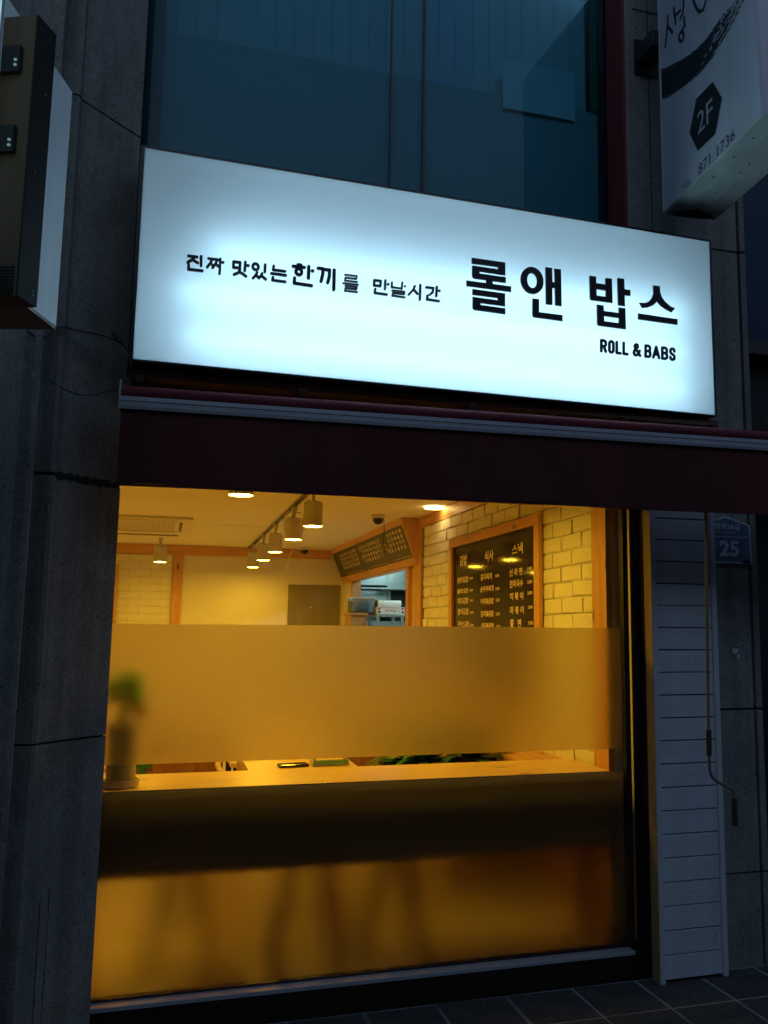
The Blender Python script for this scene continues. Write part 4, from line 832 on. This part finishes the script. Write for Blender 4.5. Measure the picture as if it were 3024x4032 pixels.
def sgpoly(bm, pts, th=.008, hole=None):
    o_ = [bm.verts.new(sp3(u, th, z)) for u, z in pts]
    if hole:
        h_ = [bm.verts.new(sp3(u, th, z)) for u, z in hole]
        e1 = [bm.edges.new((o_[i], o_[(i + 1) % len(o_)])) for i in range(len(o_))]; e2 = [bm.edges.new((h_[i], h_[(i + 1) % len(h_)])) for i in range(len(h_))]
        r = bmesh.ops.triangle_fill(bm, edges=e1 + e2, use_dissolve=False, use_beauty=True)
        rings = (o_, h_)
    else:
        e1 = [bm.edges.new((o_[i], o_[(i + 1) % len(o_)])) for i in range(len(o_))]
        bmesh.ops.triangle_fill(bm, edges=e1, use_dissolve=False, use_beauty=True); rings = (o_,)
    for rg in rings:
        b_ = [bm.verts.new(v.co - SN * (th - .0005)) for v in rg]
        for k in range(len(rg)): bm.faces.new((rg[k], b_[k], b_[(k + 1) % len(rg)], rg[(k + 1) % len(rg)]))
P, Hh = BK['main_polys'], BK['main_holes']
for idx, hl in (([0, 1, 2, 3], []), ([4, 5], [2]), ([6], [0, 1]), ([7, 8], [])):
    bm = bmesh.new()
    for e_, i in enumerate(idx): sgpoly(bm, P[i], .008 + e_ * 2e-5)
    for i in hl: sgpoly(bm, Hh[i][0], .008, Hh[i][1])
    part('letter', bm, M['letter'], sg)
for st in BK['latin']:
    bm = bmesh.new()
    for s_ in st: cap_stroke(bm, s_, .0063, SL, SU, ZU, SN, .004, True)
    part('small_letter', bm, M['letter'], sg)
for w_, st in BK['tag']:
    bm = bmesh.new()
    for s_ in st: cap_stroke(bm, s_, w_ * .94, SL, SU, ZU, SN, .009, True)
    part('slogan_letter', bm, M['letter'], sg)
# fascia under and behind the sign
fa = thing('fascia_board', 'brown timber fascia between the glowing sign and the awning', 'fascia', (1.1, 3.62, 2.4))
part('board', B(((-.19, 3.60, 2.30), (2.42, 3.63, 2.46))), M['fascia'], fa)
part('packing', B(((-.17, 3.46, 2.425), (2.36, 3.599, 2.452))), M['fascia'], fa)
for x in (-.15, .45, 1.15, 1.85, 2.3): part('bracket', B(((x, 3.42, 2.395), (x + .03, 3.598, 2.424)), bev=.003), M['frame_dark'], fa)
# wall above the lintel behind the sign is hidden by the sign; sign fixings
# ---------------------------------------------------------------- awning
aw = thing('awning', 'closed dark maroon awning with a grey front bar hanging over the shop window', 'awning', (-.2, 3.4, 2.3))
A0 = Vector((-.196, 3.345, 0)); A1 = Vector((3.3, 3.195, 0)); AU = (A1 - A0).normalized(); AN = Vector((AU.y, -AU.x, 0))
def awn(u, n, z): return A0 + AU * u + AN * n + ZU * z
AL = (A1 - A0).length
def sweep(prof, u0, u1, mt, name, smooth=False, n=1, wob=None):
    bm = bmesh.new(); rings = []
    for i in range(n + 1):
        u = u0 + (u1 - u0) * i / n; rings.append([bm.verts.new(awn(u, a + (wob(u, b) if wob else 0), b)) for a, b in prof])
    for i in range(n):
        for k in range(len(prof)): bm.faces.new((rings[i][k], rings[i][(k + 1) % len(prof)], rings[i + 1][(k + 1) % len(prof)], rings[i + 1][k]))
    bm.faces.new(rings[0]); bm.faces.new(rings[-1][::-1])
    return part(name, bm, mt, aw, smooth)
zr = 2.338
sweep([(-.045 + .05 * math.cos(t) * 1.0, zr + .030 * math.sin(t) ) for t in [2 * math.pi * k / 20 for k in range(20)]], .004, AL, M['maroon_roll'], 'fabric_roll', True, 24, lambda u, b: .0015 * math.sin(u * 9))
sweep([(.012, 2.272), (.014, 2.285), (.010, 2.288), (.010, 2.300), (.013, 2.303), (.012, 2.318), (-.035, 2.322), (-.04, 2.272)], .004, AL, M['alu_dull'], 'front_bar')
sweep([(.016, 2.266), (.016, 2.376), (-.10, 2.376), (-.10, 2.266)], -.002, .0035, M['alu_dull'], 'end_cap')
for k in range(5):
    u0 = .006 + k * .70; u1 = min(AL, u0 + .699)
    sweep([(-.004, 2.004), (-.001, 2.004), (-.001, 2.2715), (-.004, 2.2715)], u0, u1, M['maroon'], 'valance', False, 10, lambda u, b: .010 * math.sin(u * 5.1) * (2.27 - b) / .27 + .003 * math.sin(u * 17) * (2.27 - b) / .27)
sweep([(.002, 1.995), (.002, 2.0035), (-.006, 2.0035), (-.006, 1.995)], .006, AL, M['maroon'], 'valance_hem', False, 10, lambda u, b: .010 * math.sin(u * 5.1) + .003 * math.sin(u * 17))
for x in (.15, 1.1, 2.1): part('arm', B(((x, 3.36, 2.25), (x + .03, 3.597, 2.28)), bev=.004), M['alu_dull'], aw)
# crank rod
cr = thing('crank_rod', 'tan awning crank rod with bent handle hanging in front of the white siding', 'crank', (2.19, 3.35, 1.5))
part('rod', tube(bmesh.new(), [(2.208, 3.352, 2.25), (2.205, 3.35, 2.018), (2.194, 3.35, 1.486), (2.187, 3.35, 1.092)], .0065, 10), M['rod'], cr, True)
part('sleeve', tube(bmesh.new(), [(2.187, 3.35, 1.094), (2.185, 3.35, .989)], .0115, 12), M['grip'], cr, True)
part('crank', tube(bmesh.new(), [(2.185, 3.35, .989), (2.1848, 3.35, .945), (2.188, 3.35, .922), (2.199, 3.35, .899), (2.220, 3.35, .883), (2.246, 3.35, .870), (2.28, 3.35, .855), (2.294, 3.35, .848), (2.300, 3.35, .838), (2.300, 3.35, .81)], .0062, 10), M['rod'], cr, True)
part('grip', tube(bmesh.new(), [(2.300, 3.35, .812), (2.299, 3.35, .703)], .0115, 12), M['grip'], cr, True)
# ---------------------------------------------------------------- upstairs window
uw = thing('upper_window', 'dark tinted upstairs window with vertical blinds above the sign', 'window', (.9, 3.9, 3.3))
for k, (x0, x1) in enumerate(((-.30, .905), (.913, 1.066), (1.078, 2.062))):
    part('glass_pane', B(((x0, 3.900 , 3.285), (x1, 3.906, 5.6))), M['glass_up'], uw)
part('mullion', B(((.9055, 3.894, 3.285), (.9125, 3.912, 5.6))), M['black'], uw)
part('mullion', B(((1.0665, 3.894, 3.285), (1.0775, 3.912, 5.6))), M['black'], uw)
part('side_frame', B(((2.012, 3.908, 3.285), (2.062, 3.95, 5.6))), M['black'], uw)
part('green_edge', B(((1.976, 3.908, 4.157), (2.006, 3.93, 5.6))), M['green_edge'], uw)
part('side_frame', B(((-.30, 3.908, 3.285), (-.13, 3.95, 5.6))), M['frame_dark'], uw)
part('lower_board', B(((-.129, 3.925, 3.285), (2.011, 3.94, 4.156))), M['spandrel'], uw)
part('head', B(((-.4, 3.88, 5.601), (2.066, 4.0, 6.2))), M['concrete'], uw)
part('room_back', B(((-.4, 4.3, 3.2), (2.4, 4.35, 5.6))), M['frame_dark'], uw)
vb = thing('vertical_blinds', 'pale vertical slat blinds drawn behind the upstairs window', 'blinds', (.9, 3.97, 4.1))
x = -.12; k = 0; random.seed(8)
while x < 1.97:
    a = R(random.uniform(3, 8)); bm = bmesh.new(); hw = .0475
    mt = M['blind2'] if (x > .78 and x < .90) or (1.07 < x < 1.36) else M['blind']
    pts = [(-hw, 0), (-hw * .5, .003), (0, .004), (hw * .5, .003), (hw, 0), (hw, .0012), (0, .0052), (-hw, .0012)]
    prism(bm, [(x + px_ * math.cos(a) - py_ * math.sin(a), 3.975 + px_ * math.sin(a) + py_ * math.cos(a), 4.10) for px_, py_ in pts], (0, 0, 1.5))
    part('slat', bm, mt, vb); x += .089; k += 1
wp_ = obj('paper_notice', B(((1.483, 3.9075, 4.080), (1.876, 3.9085, 4.342))), M['paper']); tag(wp_, 'pale paper notice stuck inside the upstairs window', 'notice')
rj = obj('red_jamb_board', B(((2.050, 3.725, 3.10), (2.0655, 3.895, 6.2))), M['red']); tag(rj, 'dull red painted vertical board at the right edge of the upstairs window', 'board')
# ---------------------------------------------------------------- projecting sign on the right
RQ = Vector((2.159, 3.55, 0)); RU = Vector((-.0884792, -.996078, 0)); RN = Vector((-.996078, .0884792, 0))
def rp(s, n, z): return RQ + RU * s + RN * n + ZU * z
def rbox(bm, s0, s1, n0, n1, z0, z1, bev=0):
    vs = [bm.verts.new(rp(s, n, z)) for s in (s0, s1) for n in (n0, n1) for z in (z0, z1)]
    for f in ((0, 1, 3, 2), (4, 6, 7, 5), (0, 4, 5, 1), (2, 3, 7, 6), (0, 2, 6, 4), (1, 5, 7, 3)): bm.faces.new([vs[i] for i in f])
    return bm
ps = thing('projecting_sign', 'white projecting box sign with brush lettering and a black 2F hexagon at upper right', 'sign', (2.3, 3.2, 3.46))
bm = rbox(bmesh.new(), 0, .847, -.262, -.004, 3.462, 5.1); part('box', bm, M['lightbox_white'], ps)
bm = rbox(bmesh.new(), .006, .841, -.0038, 0, 3.466, 5.1); part('face_sheet', bm, M['lightbox_white'], ps)
bm = bmesh.new(); rbox(bm, -.003, .0055, -.004, .003, 3.459, 5.1); rbox(bm, .8415, .850, -.004, .003, 3.459, 5.1); rbox(bm, .006, .841, -.004, .003, 3.459, 3.4655); part('edge_trim', bm, M['trim_white'], ps)
for n0, n1 in ((-.094, -.003), (-.178, -.097), (-.262, -.181)):
    bm = rbox(bmesh.new(), 0, .847, n0, n1, 3.452, 3.4615); part('bottom_plank', bm, M['lightbox_grime'], ps)
for s_, n_ in ((.12, -.05), (.38, -.05), (.70, -.05), (.25, -.13), (.52, -.14), (.44, -.145), (.75, -.13), (.55, -.05)):
    c_ = rp(s_, n_, 3.449); part('screw', lathe(bmesh.new(), c_, [(.0035, 0), (.004, .003)], 8), M['ink'], ps)
bm = bmesh.new(); c_ = []
random.seed(2)
for k in range(10):
    t = 2 * math.pi * k / 10; c_.append((.03 + .05 * math.cos(t) * random.uniform(.7, 1.2), -.13 + .11 * math.sin(t) * random.uniform(.8, 1.1)))
prism(bm, [rp(max(.0, a), b, 3.4506) for a, b in c_], (0, 0, .0008)); part('soot_stain', bm, M['mortar'], ps)
def rpoly(bm, pts, n=.0012):
    vs = [bm.verts.new(rp(s, n, z)) for s, z in pts]; f = bm.faces.new(vs); bmesh.ops.triangulate(bm, faces=[f]); return bm
bm = bmesh.new(); tp, bt = BK['sw_top'], BK['sw_bot']
random.seed(6)
def lerp(a, b, t): return (a[0] + (b[0] - a[0]) * t, a[1] + (b[1] - a[1]) * t)
def along(c, x):
    x = max(0, min(len(c) - 1.001, x)); i = int(x); return lerp(c[i], c[i + 1], x - i)
NS = 17
for k in range(NS):
    t0, t1 = k / NS, (k + .93) / NS
    gap = (.0 if k % 3 else .55)
    for q in range(36):
        xa, xb = q * .25, (q + 1) * .25
        dry = max(0, (xa - 3.2) / 5)
        if random.random() < dry * .9 * (.3 + (k % 4) / 3): continue
        tt1 = t1 if dry > .05 else (k + 1.02) / NS
        rg = random.uniform(-.004, .004) if k in (0, NS - 1) else 0
        A_, B_, C_, D_ = lerp(along(tp, xa), along(bt, xa), t0), lerp(along(tp, xb), along(bt, xb), t0), lerp(along(tp, xb), along(bt, xb), tt1), lerp(along(tp, xa), along(bt, xa), tt1)
        vs = [bm.verts.new(rp(max(.004, s), .0013 + (k % 2) * .0003, z + rg)) for s, z in (A_, B_, C_, D_)]
        try: bm.faces.new(vs)
        except ValueError: pass
part('brush_swoosh', bm, M['ink'], ps)
for grp in (BK['callig'][:-1], BK['callig'][-1:]):
    bm = bmesh.new()
    for s_ in grp: cap_stroke(bm, s_, .0075, RQ, RU, ZU, RN, .0016, True)
    part('brush_letter', bm, M['ink'], ps)
part('hexagon', rpoly(bmesh.new(), BK['hex'], .0014), M['ink'], ps)
bm = bmesh.new(); text_geo(bm, '2F', rp(.351, .0022, 3.655), RU, ZU, .135, .098, .0); part('floor_number', bm, M['trim_white'], ps)
bm = bmesh.new(); text_geo(bm, '871 1736', rp(.3465, .0016, 3.470), RU, ZU, .305, .048, .0); part('phone_number', bm, M['ink'], ps)
bm = bmesh.new(); text_geo(bm, 'TEL', rp(.186, .0016, 3.470), RU, ZU, .095, .030, .0); part('phone_word', bm, M['ink'], ps)
br_ = thing('sign_bracket', 'dark bracket arm holding the projecting sign to the concrete wall', 'bracket', (2.2, 3.6, 4.4))
part('arm', B(((2.12, 3.55, 4.32), (2.22, 3.719, 4.40)), bev=.004), M['black'], br_)
part('plate', B(((2.115, 3.705, 4.27), (2.24, 3.7185, 4.45))), M['black'], br_)
# ---------------------------------------------------------------- signs at the upper left
def dvec(deg): return Vector((math.cos(R(deg)), math.sin(R(deg)), 0))
wu = dvec(73.1); wn = Vector((wu.y, -wu.x, 0))        # from street towards the wall; normal to the right
WQ = Vector((-.353, 2.8, 0))
def wbox(Q, U, N_, s0, s1, n0, n1, z0, z1, bm=None):
    bm = bm or bmesh.new(); vs = [bm.verts.new(Q + U * s + N_ * n + ZU * z) for s in (s0, s1) for n in (n0, n1) for z in (z0, z1)]
    for f in ((0, 1, 3, 2), (4, 6, 7, 5), (0, 4, 5, 1), (2, 3, 7, 6), (0, 2, 6, 4), (1, 5, 7, 3)): bm.faces.new([vs[i] for i in f])
    return bm
ls = thing('projecting_sign', 'pale blue white box sign behind the brown box at the upper left edge', 'sign', (-.4, 2.6, 2.38))
part('box', wbox(WQ, wu, wn, -.62, 0, -.5, -.003, 2.378, 3.132), M['lightbox_white'], ls)
part('side_sheet', wbox(WQ, wu, wn, -.619, -.001, -.0028, 0, 2.38, 3.13), M['lightbox_white'], ls)
part('underside', wbox(WQ, wu, wn, -.62, 0, -.5, 0, 2.371, 2.3775), M['brown_under'], ls)  # brownish light under the white box is put into this colour
bu = dvec(64.95); bn = Vector((bu.y, -bu.x, 0)); BQ = Vector((-.351, 2.4, 0))
FS = -.082
bs = thing('brown_sign_box', 'dark brown timber sign box with brackets and bolts at the upper left edge', 'sign', (-.4, 2.3, 2.3))
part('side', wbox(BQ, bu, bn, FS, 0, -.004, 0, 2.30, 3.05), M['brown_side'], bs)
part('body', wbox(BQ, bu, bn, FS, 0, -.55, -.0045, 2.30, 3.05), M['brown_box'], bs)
for zz_ in (2.888, 2.672):
    part('bracket', wbox(BQ, bu, bn, FS - .016, FS - .0005, -.14, -.033, zz_, zz_ + .07), M['black'], bs)
    for dz in (.014, .028):
        c_ = BQ + bu * (FS - .018) + bn * -.041 + ZU * (zz_ + dz); part('bolt', lathe(bmesh.new(), c_, [(.0042, -.002), (.0050, 0), (.0042, .002)], 10, 'y'), M['bolt'], bs)
for k in range(10):
    part('vent_slat', wbox(BQ, bu, bn, FS - .003, FS - .0005, -.14, -.012, 2.303 + .0078 * k, 2.308 + .0078 * k), M['black'], bs)
for s_, z_ in ((-.03, 2.86), (-.05, 2.64), (-.07, 2.345), (-.02, 2.325), (-.023, 2.335)):
    c_ = BQ + bu * s_ + bn * .0012 + ZU * z_; part('bolt', lathe(bmesh.new(), c_, [(.003, -.001), (.0035, 0), (.003, .001)], 8, 'x'), M['bolt'], bs)
gl = thing('lit_sign_edge', 'glowing white vertical sign edge cut off at the upper left corner', 'sign', (-.45, 2.0, 2.8))
glm = emit('edge_glow', (.45, .85, .9), .7)
part('face', B(((-.66, 1.995, 2.42), (-.404, 2.0, 3.6))), glm, gl); part('rim', B(((-.4035, 1.99, 2.415), (-.398, 2.0, 3.6))), M['trim_white'], gl)
# cables between the left sign and the shop sign
def cable(label, pts, r, mt):
    P_ = [Vector(p) for p in pts]; out_ = []
    for i in range(len(P_) - 1):
        a = P_[max(i - 1, 0)]; b = P_[i]; c_ = P_[i + 1]; d = P_[min(i + 2, len(P_) - 1)]
        for k in range(6):
            t = k / 6; out_.append(.5 * ((2 * b) + (c_ - a) * t + (2 * a - 5 * b + 4 * c_ - d) * t * t + (3 * b - a - 3 * c_ + d) * t ** 3))
    out_.append(P_[-1]); tag(obj('cable', tube(bmesh.new(), out_, r, 6), mt, None, True), label, 'cable')
for c_ in [('twisted cable running over the concrete pier from the left sign to the glowing sign', [(-.50, 3.26, 2.50), (-.462, 3.31, 2.49), (-.412, 3.34, 2.549), (-.357, 3.37, 2.553), (-.303, 3.40, 2.557), (-.25, 3.41, 2.550), (-.204, 3.39, 2.525), (-.176, 3.37, 2.482), (-.165, 3.37, 2.44)], .0035, 'cable'),
('tan cable twisted with the black one beside the glowing sign', [(-.41, 3.335, 2.546), (-.357, 3.365, 2.549), (-.303, 3.395, 2.550), (-.25, 3.40, 2.540), (-.204, 3.385, 2.515), (-.180, 3.365, 2.478)], .0022, 'cable_tan'),
('thick black cable stub near the left end of the glowing sign', [(-.236, 3.40, 2.565), (-.222, 3.39, 2.550), (-.206, 3.38, 2.527)], .007, 'cable'),
('thin slack cable drooping over the pier to the awning end', [(-.43, 3.33, 2.352), (-.392, 3.34, 2.332), (-.343, 3.345, 2.314), (-.29, 3.35, 2.315), (-.246, 3.35, 2.33), (-.205, 3.35, 2.343)], .0018, 'cable')]: cable(*c_[:2], c_[2], M[c_[3]])

# ---------------------------------------------------------------- unseen building opposite, added to darken the glass and shade the street level
ob = thing('building_across_street', 'dark building across the street mirrored faintly in the shop glass', 'building', (0, -6.8, 0))
part('wall', B(((-26, -14, -.05), (30, -6.8, 8.2))), M['neighbour'], ob)
